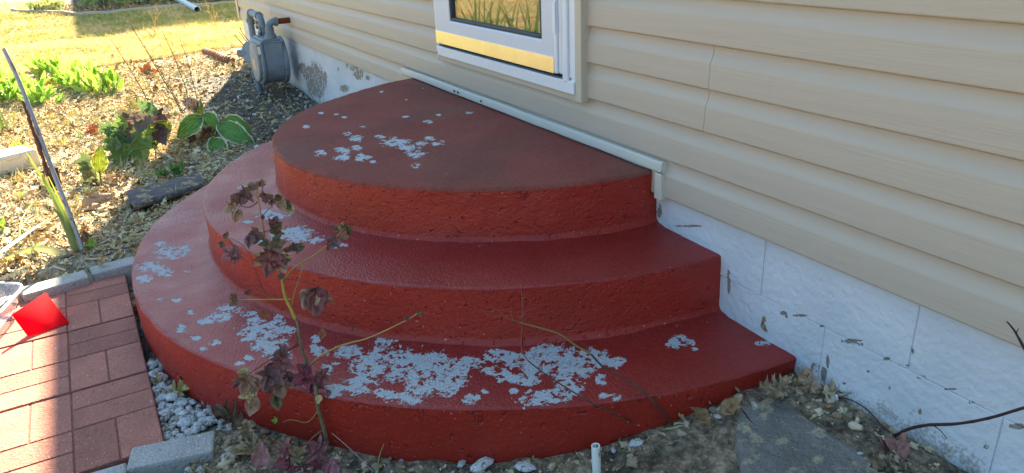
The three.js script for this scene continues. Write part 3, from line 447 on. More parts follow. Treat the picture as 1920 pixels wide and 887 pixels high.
// ------------------------------------------------------------------ leaf litter, grass and crumbs (things nobody could count)
{
  const r = rng(31), R = (a, b) => a + (b - a) * r();
  const ok = (x, z) => { const t = Math.atan2(z - CZ, x), d = Math.hypot(x, z - CZ); if (z < 0.012 || d < STEP[2].r(clamp(t, 0, Math.PI)) + 0.012) return false; if (x > -0.62 && x < 0.86 && z > 1.37 && z < 2.6) return false; if (x > 1.42 && x < 1.82 && z > 0.1 && z < 0.55 && (x - 1.42) * 0.75 < z + 0.08) return false; return true; };
  const frag = [leaf(OVAL, { curl: 0.7, fold: 0.3, width: 0.62, rip: 0.2, c0: C(1, 1, 1), c1: C(0.8, 0.8, 0.8) }), leaf(OAK, { curl: 0.7, fold: -0.4, rip: 0.2, c0: C(1, 1, 1), c1: C(0.75, 0.75, 0.75), seed: 4 }), leaf(MAPLE, { curl: -0.8, fold: 0.5, rip: 0.2, c0: C(1, 1, 1), c1: C(0.8, 0.75, 0.7), seed: 8 })];
  const light = [C(0.74, 0.61, 0.4), C(0.82, 0.72, 0.52), C(0.78, 0.66, 0.45), C(0.6, 0.45, 0.25), C(0.74, 0.63, 0.42), C(0.42, 0.28, 0.15), C(0.62, 0.36, 0.17), C(0.74, 0.62, 0.42)];
  const spot = () => { for (;;) { const x = R(-6.7, -0.3), z = R(0.02, 3.2); if (!ok(x, z)) continue; const soil = (1 - sst(z, 0.55, 1.05)) * sst(x, -5.2, -4.3); if (r() < soil * 0.85) continue; if (x < -5.5 && r() < 0.5) continue; return [x, z]; } };
  const lay = (i, p, e, s, c, [x, z], a, b, pal) => { const k = R(a, b); p.set(x, gh(x, z) + R(0, 0.014), z); e.set(-Math.PI / 2 + R(-0.5, 0.5), R(-0.5, 0.5), R(0, 6.28)); s.set(k * R(0.4, 1.3), k * R(0.9, 1.6), k); c.copy(pal[(r() * pal.length) | 0]).multiplyScalar(R(0.75, 1.12)); c.b *= 0.82; };
  [[0, 26000, 0.009, 0.03], [1, 1300, 0.03, 0.07], [2, 2200, 0.018, 0.045]].forEach(([k, n, a, b]) => inst('leaf_litter', frag[k], leafM, n, (i, p, e, s, c) => lay(i, p, e, s, c, spot(), a, b, light), ['dry shredded leaf crumbs covering the garden bed', 'dry lobed oak leaves strewn over the garden bed', 'dry curled maple leaves strewn over the garden bed'][k], 'leaf litter'));
  // splinters of mulch
  const chip = paint(rbox(1, 0.16, 0.3, 0.05, 1), (c) => c.setRGB(1, 1, 1));
  const brown = [C(0.42, 0.3, 0.19), C(0.3, 0.2, 0.13), C(0.56, 0.44, 0.28), C(0.2, 0.13, 0.09), C(0.64, 0.53, 0.36)];
  inst('wood_mulch', chip, std({ roughness: 1 }), 9000, (i, p, e, s, c) => { const [x, z] = spot(), k = R(0.015, 0.055); p.set(x, gh(x, z) + R(0, 0.012), z); e.set(R(-0.4, 0.4), R(0, 6.28), R(-0.4, 0.4)); s.set(k, R(0.01, 0.03), k * R(0.4, 0.9)); c.copy(brown[(r() * 5) | 0]); }, 'splinters of wood mulch mixed into the garden bed', 'mulch');
  // clods and grit on the dark soil by the meter and on the dirt in front
  const clod = stone(3, 1, 0.5, 0.7), dark = [C(0.24, 0.175, 0.11), C(0.33, 0.245, 0.155), C(0.17, 0.125, 0.08), C(0.42, 0.32, 0.21)];
  inst('soil_crumbs', clod, std({ roughness: 1 }), 9000, (i, p, e, s, c) => { let x, z; do { if (i % 3 === 0) { x = R(-5.2, -2.0); z = R(0.02, 1.0); } else { x = R(0.72, 2.3); z = R(0.01, 1.6); } } while (!ok(x, z)); const k = Math.pow(r(), 5) * 0.012 + 0.0018; p.set(x, gh(x, z) + k * 0.2, z); e.set(R(0, 6), R(0, 6), R(0, 6)); s.set(k, k, k); c.copy(dark[(r() * 4) | 0]).multiplyScalar(i % 3 ? R(0.8, 1.5) : 1); }, 'crumbs of loose soil beside the steps and under the meter', 'soil');
  const grit = stone(5, 1, 0.4, 0.8);
  inst('paint_flakes', grit, std({ roughness: 0.9 }), 1100, (i, p, e, s, c) => { let x, z; do { if (i % 2) { x = R(-4.4, -1.9); z = Math.abs(R(-0.1, 0.75)); } else if (i % 4) { x = R(1.0, 2.1); z = R(0.01, 1.2); } else { x = R(-1.9, -0.4); z = R(1.0, 1.6); } } while (!ok(x, z)); const k = Math.pow(r(), 4) * (i % 2 ? 0.013 : 0.006) + 0.0018; p.set(x, gh(x, z) + k * 0.4, z); e.set(R(0, 6), R(0, 6), R(0, 6)); s.set(k * 1.3, k * 0.6, k); c.setRGB(0.62, 0.62, 0.6).multiplyScalar(R(0.6, 1.1)); }, 'tiny white paint flakes and grit scattered on the dark soil', 'paint flakes');
  // dead leaf shreds sticking in the dirt of the foreground
  inst('leaf_shreds', frag[0], leafM, 1100, (i, p, e, s, c) => { let q; do q = [R(0.75, 2.2), R(0.01, 1.7)]; while (!ok(...q)); lay(i, p, e, s, c, q, 0.008, 0.026, light); c.multiplyScalar(0.7); }, 'small brown leaf shreds on the dirt in front of the steps', 'leaf shreds');
  // grass
  const tuft = (() => { const L = [], q = rng(2); for (let k = 0; k < 8; k++) { const a = q() * 6.28, h = 0.5 + q() * 0.6, w = 0.035 + q() * 0.03, b = 0.2 + q() * 0.5, ox = (q() - 0.5) * 0.5, oz = (q() - 0.5) * 0.5; const g = grid(1, 3, (u, v) => { const ww = w * (1 - v * 0.95) * (u - 0.5) * 2, d = b * v * v; return [ox + Math.cos(a) * d - Math.sin(a) * ww, h * v * (1 - 0.25 * v * b), oz + Math.sin(a) * d + Math.cos(a) * ww]; }); L.push(g); } return merge(L); })();
  const gm = phys({ roughness: 0.8, transmission: 0.25, thickness: 0, side: THREE.DoubleSide });
  const gp = [C(0.66, 0.5, 0.18), C(0.74, 0.58, 0.28), C(0.48, 0.44, 0.11), C(0.36, 0.38, 0.08), C(0.7, 0.56, 0.32)];
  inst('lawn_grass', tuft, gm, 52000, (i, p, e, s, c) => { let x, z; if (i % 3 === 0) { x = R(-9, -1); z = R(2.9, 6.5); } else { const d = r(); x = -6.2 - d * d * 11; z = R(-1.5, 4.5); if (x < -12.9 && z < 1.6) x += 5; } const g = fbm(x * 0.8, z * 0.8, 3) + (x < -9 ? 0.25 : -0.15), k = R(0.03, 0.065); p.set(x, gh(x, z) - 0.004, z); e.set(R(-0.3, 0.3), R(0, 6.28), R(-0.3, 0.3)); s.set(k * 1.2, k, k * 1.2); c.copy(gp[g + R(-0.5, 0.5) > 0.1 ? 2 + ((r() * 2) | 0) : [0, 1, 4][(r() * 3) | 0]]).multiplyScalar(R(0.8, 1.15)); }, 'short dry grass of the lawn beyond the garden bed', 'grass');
  inst('weed_grass', tuft, gm, 800, (i, p, e, s, c) => { let x, z; do { x = R(-6.4, -1.3); z = R(0.9, 3); } while (!ok(x, z) || n2(x * 1.3, z * 1.3) < -0.1); const k = R(0.03, 0.08); p.set(x, gh(x, z), z); e.set(R(-0.4, 0.4), R(0, 6.28), R(-0.4, 0.4)); s.set(k, k, k); c.copy(gp[(r() * 5) | 0]); }, 'stray dry grass tufts among the leaf litter', 'grass');
}

// ------------------------------------------------------------------ pebbles and stones
{
  const G = [1, 2, 3, 4, 5, 6].map((s) => stone(s * 1.7, 2, 0.22, 0.72)), r = rng(8), R = (a, b) => a + (b - a) * r();
  const sb = tex(256, 256, (u, v, c) => grey(c, 0.6 * vf(u, v, 10, 10, 4, 2) + 0.4 * vf(u, v, 50, 50, 2, 5)));
  const sm = (a, b, k, th = 0.55) => std({ map: tex(256, 256, (u, v, c) => { const m = vf(u, v, 5, 5, 4, k), s = vf(u, v, 16, 16, 3, k + 4), t = sst(m, th, th + 0.12); for (let q = 0; q < 3; q++) c[q] = lerp(a[q], b[q], t) * (0.9 + 0.2 * s); }, true), bumpMap: sb, bumpScale: 0.006, roughness: 0.8 });
  const white = [sm([226, 224, 218], [150, 140, 124], 3, 0.62), sm([214, 210, 202], [134, 124, 108], 13, 0.5), sm([196, 186, 168], [120, 108, 90], 23, 0.45)];
  const peb = (px, py, rx, ry, lab, cat, group, mi, lift = 0.3) => { const p = onG(px, py), d = depthOf(p) / 1394, a = rx * d, o = mesh('white_pebble', G[(r() * 6) | 0], white[mi ?? (r() * 3) | 0]); o.position.set(p.x, p.y + a * lift, p.z); o.rotation.set(R(-0.3, 0.3), R(0, 6.28), R(-0.3, 0.3)); o.scale.set(a * R(1, 1.2), a * R(0.8, 1.05), a * R(0.75, 1)); return tag(o, lab, cat, group); };
  // the pocket between slab, edging block and lowest step
  const seen = [];
  for (let n = 0; n < 6000 && seen.length < 120; n++) {
    const x = R(0.2, 0.72), z = R(1.2, 1.412), d = Math.hypot(x, z - CZ), s = R(0.0085, 0.0175);
    if (d < 1.415 + s || z > 1.412 - s * 0.7 || (x > 0.655 && z > 1.275)) continue;
    if (seen.some(([a, b, c]) => Math.hypot(a - x, b - z) < (c + s) * 0.62)) continue;
    seen.push([x, z, s]);
    const o = mesh('white_pebble', G[(r() * 6) | 0], white[(r() * r() * 3) | 0]); o.position.set(x, -0.02 + s * R(0.4, 1.3), z); o.rotation.set(R(-0.4, 0.4), R(0, 6.28), R(-0.4, 0.4)); o.scale.set(s * R(1, 1.2), s * R(0.8, 1.05), s * R(0.75, 1));
    tag(o, 'small rounded white pebble in the pocket between paver path and lowest step', 'pebble', 'white pebbles in the pocket by the paver');
  }
  // stones lying in the dirt below the near edging block
  const st = [[342, 868, 13, 'white stone half buried by the near edging block, lowest left of the stones'], [372, 846, 16, 'pale stone in the dirt close under the near edging block'], [398, 832, 12, 'cream stone in the dirt beside the corner of the near edging block'], [425, 860, 13, 'flat cream stone with a broken white face in the dirt'], [440, 852, 7, 'narrow white chip next to the flat cream stone'], [384, 858, 9, 'rough white stone in the middle of the dirt patch'], [362, 861, 9, 'small knobbly white stone in the dirt patch'], [322, 880, 10, 'small white stone at the bottom edge beside the edging block'], [376, 884, 10, 'white stone cut by the bottom edge of the photo'], [352, 884, 9, 'grey white stone at the bottom edge between two others']];
  for (const [px, py, s, l] of st) peb(px, py, s, s, l, 'stone', null, undefined, 0.25).name = numbered('dirt_stone');
  for (const [px, py, rx, l] of [[1192, 835, 15, 'long white stone against the foot of the lowest step by the plastic pipe'], [1150, 846, 8, 'small white stone between pipe and lowest step'], [1345, 784, 9, 'white stone at the step foot beside a dry leaf'], [1415, 762, 8, 'bluish white stone below the curled oak leaf'], [905, 878, 24, 'pale blue grey stone at the bottom edge under the steps'], [866, 873, 12, 'white stone beside the pale blue grey stone'], [985, 882, 20, 'grey stone at the bottom edge left of the pipe'], [238, 466, 9, 'white stone on the mulch left of the steps'], [252, 460, 7, 'smaller white stone on the mulch left of the steps'], [250, 414, 6, 'white chip on the mulch below the weathered board'], [183, 413, 4, 'tiny white chip beside the dark pot and mulch'], [360, 318, 8, 'white flake lying on the weathered board'], [380, 337, 5, 'small white flake at the right end of the board'], [487, 265, 8, 'white chip on soil behind the hosta'], [392, 207, 6, 'white chip at the shadow edge behind the hosta']]) { const o = peb(px, py, rx, rx, l, 'stone', null, 0, 0.4); o.name = numbered('white_stone'); o.scale.y *= 0.6; o.scale.z *= 0.65; }

  // slab of grey rock bedded in the mound
  const rk = tex(512, 512, (u, v, c) => { const m = vf(u, v, 4, 6, 5, 4), s = vf(u, v, 12, 9, 4, 34), g = vf(u, v, 90, 90, 2, 7), t = sst(s, 0.54, 0.7); c[0] = lerp(112, 156, t) + 56 * (m - 0.5); c[1] = lerp(106, 144, t) + 56 * (m - 0.5); c[2] = lerp(98, 116, t) + 56 * (m - 0.5); if (g > 0.82) { c[0] += 40; c[1] += 40; c[2] += 36; } }, true);
  const rkb = tex(512, 512, (u, v, c) => grey(c, 0.7 * vf(u, v, 6, 6, 5, 41) + 0.3 * vf(u, v, 50, 50, 3, 12)));
  const q = [[1388, 762], [1440, 744], [1470, 752], [1540, 802], [1640, 868], [1680, 900], [1600, 960], [1430, 950], [1392, 880], [1380, 800]].map(([a, b]) => onY(a, b, 0.118)), ctr = V(1.56, 0, 0.25);
  const rg = grid(q.length * 3, 8, (u, v, i, j) => {
    const k = i / 3, a = q[Math.floor(k) % q.length], b = q[(Math.floor(k) + 1) % q.length], e = a.clone().lerp(b, k % 1), jj = 8 - j, t = [0, 0.35, 0.65, 0.85, 0.96, 1, 1.02, 1.03, 1.03][jj], dy = [0, 0, 0, 0, -0.003, -0.009, -0.02, -0.05, -0.1][jj];
    const x = lerp(ctr.x, e.x, t), z = lerp(ctr.z, e.z, t); return [x + 0.004 * n2(k * 2, jj) * (t > 0.6), 0.122 - 0.1 * (z - 0.15) + dy + 0.005 * fbm(x * 12, z * 12, 3), z + 0.004 * n2(k * 2 + 9, jj) * (t > 0.6)];
  }, (u, v, p) => [p[0] * 3, p[2] * 3]);
  tag(mesh('flat_rock', rg, std({ map: rk, bumpMap: rkb, bumpScale: 0.02, roughness: 0.85 })), 'large flat grey rock bedded in the soil mound by the white wall', 'rock');
}

// ------------------------------------------------------------------ sapling in front of the steps
const barkM = (a, b) => std({ map: tex(64, 256, (u, v, c) => { const m = vf(u, v, 4, 30, 3, 9); for (let k = 0; k < 3; k++) c[k] = lerp(a[k], b[k], m); }, true), roughness: 0.85 });
{
  const base = onG(617, 852), D = depthOf(base), o = thing('maple_sapling', 'spindly maple sapling with purple and tan withered leaves in front of the steps', 'sapling', base.toArray());
  const P = (px, py, d = 0) => (py > 845 ? atD(px, py, D + d) : clearD(px, py, D + d)).sub(base), g2 = barkM([92, 78, 58], [128, 110, 74]), g1 = barkM([150, 128, 40], [176, 150, 60]), gr = barkM([80, 40, 38], [110, 62, 46]), gy = barkM([150, 112, 60], [172, 138, 80]);
  mesh('stem', tube([P(618, 858), P(606.5, 800), P(595, 759), P(593.5, 737), P(580.6, 694.6), P(564, 648), P(558.5, 608), P(554, 597)], 0.0054, 0.0038, 8, 5, 0.12), g2, o);
  mesh('stem', tube([P(554, 598), P(545, 578), P(535, 557), P(528.5, 523)], 0.0041, 0.0032, 8, 5, 0.06), g1, o);
  mesh('stem', tube([P(528.5, 523), P(518, 497), P(501.5, 466), P(491, 415), P(483, 368, -0.01), P(480, 356, -0.01)], 0.0031, 0.0017, 7, 5), gy, o);
  const br = (m, r0, r1, ...p) => mesh('branch', tube(p, r0, r1, 6, 4, 0.05), m, o);
  br(gy, 0.0026, 0.0014, P(533, 527), P(545, 508, 0.01), P(590, 478, 0.02), P(620, 455, 0.03), P(640, 434, 0.03));
  br(gy, 0.0028, 0.0014, P(580.6, 686), P(600, 668, -0.01), P(640, 648, -0.02), P(690, 634, -0.03), P(735, 614, -0.03), P(770, 596, -0.03), P(782, 588, -0.03));
  br(g1, 0.002, 0.0013, P(545, 561), P(520, 561.5), P(480, 561.5, -0.01), P(446, 562, -0.02));
  br(gr, 0.002, 0.0009, P(563, 645), P(540, 657, -0.02), P(510, 672, -0.03), P(468, 701, -0.03));
  br(gr, 0.0018, 0.0009, P(558, 630), P(556, 645, -0.01), P(530, 660, -0.03), P(520, 655, -0.03));
  br(gr, 0.0014, 0.001, P(532, 525), P(545, 524, -0.01), P(565, 528, -0.02), P(596, 537, -0.03));
  br(gy, 0.0014, 0.0008, P(546, 576), P(553, 545, 0.01), P(562, 520, 0.02), P(568, 498, 0.03), P(566, 484, 0.03));
  br(g2, 0.0022, 0.001, P(603, 808), P(585, 822, -0.03), P(563, 850, -0.05), P(548, 880, -0.07));
  br(gr, 0.0013, 0.0008, P(483, 378), P(470, 388, -0.01), P(447, 386, -0.02));
  br(gr, 0.0013, 0.0008, P(482, 372), P(490, 363), P(493, 350, 0.01));
  br(gr, 0.0013, 0.0008, P(490, 408), P(498, 398, -0.01), P(508, 388, -0.02));
  br(gr, 0.0012, 0.0007, P(494, 435), P(504, 433, -0.01), P(520, 440, -0.02));
  br(gr, 0.0012, 0.0007, P(440, 465, -0.02), P(428, 448, -0.02), P(418, 446, -0.02));
  br(gr, 0.0012, 0.0007, P(520, 560), P(495, 545, 0.05), P(460, 464, 0.05), P(430, 446, 0.03));
  br(gr, 0.0012, 0.0008, P(592, 745), P(560, 725, -0.04), P(500, 720, -0.04));
  br(gy, 0.0012, 0.0006, P(597, 770), P(575, 792, 0.02), P(545, 787, 0.02), P(530, 792, 0.02));
  br(gr, 0.0013, 0.0007, P(600, 690), P(625, 700, -0.02), P(633, 690, -0.02));
  const pur = [C(0.15, 0.035, 0.035), C(0.24, 0.075, 0.055)], pbl = [C(0.13, 0.055, 0.05), C(0.2, 0.095, 0.08)], tan = [C(0.42, 0.27, 0.14), C(0.3, 0.14, 0.09)], bro = [C(0.2, 0.09, 0.045), C(0.28, 0.14, 0.07)], olv = [C(0.17, 0.13, 0.035), C(0.1, 0.06, 0.03)], red = [C(0.24, 0.025, 0.03), C(0.13, 0.03, 0.04)], pink = [C(0.36, 0.13, 0.13), C(0.22, 0.08, 0.09)], org = [C(0.42, 0.14, 0.05), C(0.28, 0.09, 0.04)], yel = [C(0.5, 0.38, 0.15), C(0.4, 0.25, 0.1)];
  // px, py of the base, angle of the tip in the picture, length in pixels, colours, shape, fold, curl, depth, back lean
  const L = [
    [487, 350, 80, 24, bro, 0, 0.7, 1.2, 0.01], [490, 345, 20, 18, bro, 0, 0.9, 0.9, 0.0], [478, 358, 120, 30, bro, 0, 0.8, -0.6, -0.01], [470, 360, 190, 32, bro, 0, 0.5, 0.5, -0.02], [463, 358, 245, 38, pbl, 0, 0.8, 0.4, -0.02], [452, 368, 175, 20, bro, 1, 0.7, 0.6, -0.02], [447, 384, 130, 30, bro, 0, 0.7, 0.4, -0.02], [444, 386, 205, 34, tan, 0, 0.25, 0.3, -0.03], [446, 390, 265, 36, tan, 1, 0.6, -0.5, -0.02],
    [490, 372, 20, 34, pbl, 0, 0.6, 0.6, 0.0], [506, 376, -10, 26, pbl, 0, 0.8, 0.5, 0.01], [514, 371, 5, 24, olv, 1, 0.7, 0.8, 0.02], [523, 375, -50, 36, tan, 1, 0.4, 0.7, 0.02], [530, 376, -40, 34, olv, 1, 0.7, 0.5, 0.03], [538, 386, -35, 34, yel, 1, 0.8, 0.7, 0.03], [491, 404, -60, 14, red, 1, 0.6, 0.6, -0.01],
    [512, 425, 70, 28, pur, 0, 0.6, -0.8, 0.0], [508, 422, -10, 26, pur, 0, 0.7, 0.6, 0.0], [486, 432, 200, 26, bro, 0, 0.5, 0.5, -0.02], [487, 434, 245, 34, pbl, 0, 0.6, 0.4, -0.02], [470, 440, 265, 34, pbl, 1, 0.8, 0.4, -0.03], [512, 440, 60, 34, olv, 0, 0.6, 0.5, -0.01], [510, 450, -20, 34, olv, 0, 0.6, 0.6, -0.01], [512, 452, -55, 40, bro, 0, 0.7, 0.4, -0.01], [505, 455, 200, 26, olv, 0, 0.6, 0.7, -0.02],
    [512, 472, 250, 62, pur, 0, 0.28, 0.5, -0.03], [520, 478, 200, 44, pur, 0, 0.4, 0.9, -0.02], [500, 478, 215, 40, yel, 0, 0.5, 1.3, -0.02], [520, 480, -60, 50, tan, 0, 0.6, 0.9, -0.01], [524, 482, -30, 40, olv, 1, 0.7, 1.0, 0.0], [528, 512, -100, 20, pbl, 1, 0.7, 0.9, -0.02],
    [420, 446, 60, 18, olv, 1, 0.9, 0.5, -0.02], [440, 468, 225, 40, pink, 0, 0.3, 0.4, -0.02], [442, 470, 260, 34, pink, 0, 0.6, 0.4, -0.02], [440, 466, 10, 16, pbl, 0, 0.7, 0.6, -0.02], [416, 452, 260, 26, bro, 1, 0.9, 1.4, -0.02],
    [546, 470, 70, 22, olv, 1, 0.8, 0.5, 0.02], [562, 462, 200, 26, pbl, 0, 0.5, 0.6, 0.02], [566, 455, 250, 26, olv, 1, 0.8, 0.5, 0.03], [545, 468, 190, 20, bro, 1, 0.7, 0.7, 0.01],
    [640, 432, 80, 26, yel, 1, 0.8, 0.9, 0.03], [638, 434, 130, 24, bro, 0, 0.7, 0.7, 0.03], [644, 432, 20, 30, olv, 0, 0.7, 0.8, 0.03], [642, 436, -40, 28, bro, 0, 0.7, 0.9, 0.03], [632, 446, 235, 38, pbl, 0, 0.5, 0.4, 0.02], [641, 428, 40, 14, [C(0.4, 0.45, 0.06), C(0.4, 0.4, 0.06)], 1, 0.5, 0.4, 0.03],
    [596, 536, 262, 74, pur, 1, 0.55, 0.5, -0.04], [590, 540, 250, 66, tan, 1, 0.9, 1.0, -0.03], [598, 545, 275, 62, bro, 0, 0.9, 0.5, -0.02], [602, 560, -10, 20, olv, 1, 0.6, 0.6, -0.03],
    [446, 562, 215, 26, bro, 0, 0.9, 1.0, -0.03], [444, 560, 150, 22, bro, 1, 0.9, 1.3, -0.03], [462, 553, 70, 18, pbl, 0, 0.7, 0.7, 0.05], [498, 583, 250, 22, org, 0, 0.3, 0.5, 0.04], [606, 618, 260, 26, org, 1, 0.9, 0.9, -0.02], [604, 622, 60, 12, org, 1, 0.6, 0.6, -0.02],
    [532, 655, 60, 18, org, 1, 0.9, 0.7, -0.03],
    [520, 660, 215, 60, pbl, 0, 0.3, 0.5, -0.05], [528, 668, 265, 66, pur, 0, 0.4, 0.5, -0.05], [540, 660, 190, 44, pbl, 0, 0.35, 0.7, -0.04], [545, 655, 250, 50, pink, 0, 0.4, 0.8, -0.03], [515, 690, 245, 70, pbl, 0, 0.55, 0.4, -0.06], [520, 712, 290, 60, bro, 0, 0.5, 0.6, -0.05], [505, 706, 230, 56, olv, 0, 0.6, 0.7, -0.05], [535, 700, -50, 46, pbl, 0, 0.5, 0.5, -0.04], [516, 735, 275, 52, olv, 1, 0.6, 0.6, -0.05], [560, 660, 20, 40, pbl, 0, 0.35, 0.8, -0.03],
    [586, 700, 205, 62, red, 0, 0.3, 0.7, -0.04], [590, 702, -25, 58, pur, 0, 0.35, 0.8, -0.03], [588, 706, 265, 60, pbl, 0, 0.5, 0.6, -0.04], [580, 698, 150, 44, pink, 0, 0.4, 0.9, -0.03], [592, 708, 250, 46, red, 0, 0.5, 0.5, -0.03], [594, 700, 35, 44, bro, 0, 0.6, 1.0, -0.02], [600, 740, 262, 26, yel, 1, 0.5, 0.5, -0.02], [617, 730, -95, 24, pbl, 1, 0.9, 0.9, -0.02], [628, 690, 75, 30, olv, 1, 0.9, 0.7, -0.02],
    [470, 700, 180, 40, yel, 1, 0.5, 0.9, -0.05], [468, 702, 250, 58, bro, 0, 0.8, 0.8, -0.06], [472, 704, 285, 62, tan, 1, 0.8, 0.8, -0.05], [462, 712, 215, 44, pur, 1, 0.9, 1.0, -0.05], [475, 735, 200, 40, yel, 0, 0.35, 0.5, -0.06], [478, 742, 255, 58, tan, 1, 0.6, 0.8, -0.06], [470, 730, 230, 40, pink, 0, 0.7, 1.0, -0.05],
    [608, 852, 150, 58, [C(0.26, 0.08, 0.08), C(0.16, 0.06, 0.06)], 0, 0.25, 0.5, -0.04], [604, 838, 60, 30, tan, 0, 0.7, 1.0, -0.02], [560, 868, 190, 56, red, 0, 0.35, 0.8, -0.06], [572, 876, 250, 40, red, 0, 0.4, 0.8, -0.07], [602, 868, 240, 54, red, 0, 0.3, 0.9, -0.07], [610, 866, -50, 46, pink, 0, 0.4, 0.8, -0.07],
    [783, 588, 30, 16, olv, 0, 0.7, 0.6, -0.03], [768, 596, 190, 14, pbl, 0, 0.7, 0.6, -0.03], [662, 622, 100, 12, pbl, 1, 0.8, 0.8, -0.02], [520, 788, 190, 14, [C(0.16, 0.4, 0.03), C(0.1, 0.3, 0.03)], 0, 0.4, 0.6, 0.0],
  ];
  L.forEach(([px, py, a, len, col, kind, fold, curl, d], i) => {
    if (py > 640 && py < 720 && px > 500 && i % 3 === 0) return;
    const s = len * D / 1394.17 * (py > 640 && py < 780 ? 0.66 : 0.78), g = leaf(kind ? OVAL : MAPLE, { fold: fold * 0.6, curl, rip: 0.13, seed: i * 1.7, c0: col[0], c1: col[1], spots: 0.25, twist: 0.5 * n2(i, 3), width: kind ? 1.1 : 1 });
    const p = P(px, py, d); place(mesh('leaf', g, i % 3 ? leafM : leafT, o), p, imgDir(a, 0.35 * n2(i * 2.3, 1)), toCam(p.clone().add(base)).add(V(0.5 * n2(i, 7), 0.5 * n2(i, 8), 0.5 * n2(i, 9))), s);
  });
}

// ------------------------------------------------------------------ twigs leaning over the lowest step, twigs by the wall
{
  const base = onG(1268, 800), D = depthOf(base), o = thing('uprooted_weed', 'leafless uprooted weed with two long thin stems leaning over the lowest tread', 'weed', base.toArray()), P = (px, py, d = 0) => (py > 790 ? atD(px, py, D + d) : clearD(px, py, D + d - 0.02)).sub(base);
  const dk = barkM([64, 38, 30], [96, 62, 44]), gn = barkM([110, 92, 40], [128, 110, 60]), rt = barkM([170, 160, 110], [196, 186, 140]), sr = barkM([120, 62, 44], [150, 84, 60]);
  mesh('stem', tube([P(1262, 796), P(1222, 750), P(1180, 715), P(1133, 690, 0.02), P(1108, 664, 0.02)], 0.003, 0.0024, 7, 5, 0.15), dk, o);
  mesh('stem', tube([P(1108, 664, 0.02), P(1080, 648, 0.03), P(1050, 627, 0.03), P(1016, 616, 0.04), P(975, 605, 0.05)], 0.0024, 0.0018, 7, 5, 0.12), gn, o);
  mesh('stem', tube([P(975, 605, 0.05), P(950, 596, 0.05), P(935, 582, 0.05), P(918, 574, 0.05)], 0.0015, 0.0006, 5, 4), sr, o);
  mesh('stem', tube([P(1243, 808), P(1200, 797), P(1165, 782, 0.01), P(1110, 756, 0.02), P(1060, 726, 0.03), P(1020, 700, 0.04), P(992, 678, 0.05)], 0.0022, 0.0016, 7, 4, 0.15), dk, o);
  mesh('stem', tube([P(992, 678, 0.05), P(980, 662, 0.05), P(977, 640, 0.06), P(980, 600, 0.06), P(979, 565, 0.07), P(977, 532, 0.07)], 0.0014, 0.0008, 6, 4), sr, o);
  for (const q of [[[962, 600], [958, 585], [961, 578], [950, 582], [944, 592]], [[945, 592], [920, 594], [903, 581]], [[978, 602], [985, 585], [1007, 578]], [[979, 590], [970, 606]], [[978, 568], [985, 552]]]) mesh('twig', tube(q.map(([a, b]) => P(a, b, 0.055)), 0.0011, 0.0006, 5, 3), sr, o);
  mesh('root', tube([P(1240, 806), P(1262, 803, -0.01), P(1282, 798, -0.01), P(1310, 808, -0.02)], 0.003, 0.0012, 7, 4, 0.3), rt, o);
  mesh('root', tube([P(1262, 797), P(1272, 793), P(1281, 796), P(1300, 800), P(1304, 797)], 0.0035, 0.0008, 7, 4, 0.3), rt, o);
  mesh('root', tube([P(1282, 798), P(1262, 806, -0.01), P(1246, 813, -0.01)], 0.002, 0.0008, 6, 3, 0.3), rt, o);
  const w = barkM([46, 28, 28], [70, 44, 40]);
  const one = (name, label, pts, r0, r1, side) => { const t = thing(name, label, 'twig', pts[0].toArray()); mesh('stem', tube(pts.map((p) => p.clone().sub(pts[0])), r0, r1, 7, 6, 0.15), w, t); for (const s of side) mesh('twig', tube(s.map((p) => p.clone().sub(pts[0])), 0.0012, 0.0006, 5, 3), w, t); };
  const Zp = (px, py, z) => onZ(px, py, z);
  one('bare_shoot', 'dark red bare shoot arching across the white wall to the right edge', [Zp(1676, 818, 0.03), Zp(1705, 804, 0.05), Zp(1740, 797, 0.07), Zp(1790, 795, 0.09), Zp(1850, 785, 0.11), Zp(1925, 763, 0.13)], 0.0036, 0.0026, [[Zp(1749, 797, 0.07), Zp(1763, 807, 0.07), Zp(1776, 823, 0.07)]]);
  one('thin_root', 'thin dark root lying along the foot of the white wall behind the rock', [Zp(1560, 742, 0.02), Zp(1600, 752, 0.02), Zp(1630, 772, 0.02), Zp(1655, 800, 0.02), Zp(1678, 817, 0.02)], 0.0016, 0.0014, []);
  one('twig_tip', 'grey twig tip in front of the siding at the right edge', [Zp(1926, 662, 0.06), Zp(1915, 643, 0.06), Zp(1902, 620, 0.06), Zp(1888, 603, 0.06)], 0.0028, 0.0012, [[Zp(1905, 625, 0.06), Zp(1910, 616, 0.06)]]);
  // stalk of a weed standing at the foot of the step
  const s = onG(712, 890), E = depthOf(s), t = thing('green_stalk', 'single yellow green stalk at the foot of the lowest step', 'stalk', s.toArray()), Q = (px, py) => atD(px, py, E).sub(s);
  mesh('stem', tube([Q(710, 900), Q(709, 872), Q(713, 850), Q(720, 832)], 0.0022, 0.001, 6, 5), barkM([130, 116, 50], [150, 136, 66]), t);
  const n = onG(700, 885), f = thing('straw_stem', 'thin pale straw stem leaning against the red riser beside the sapling', 'stem', n.toArray()); mesh('stem', tube([V(0, 0, 0), atD(660, 845, depthOf(n) + 0.02).sub(n), atD(622, 812, depthOf(n) + 0.04).sub(n)], 0.0012, 0.001, 5, 5), barkM([150, 120, 110], [170, 140, 126]), f);
}

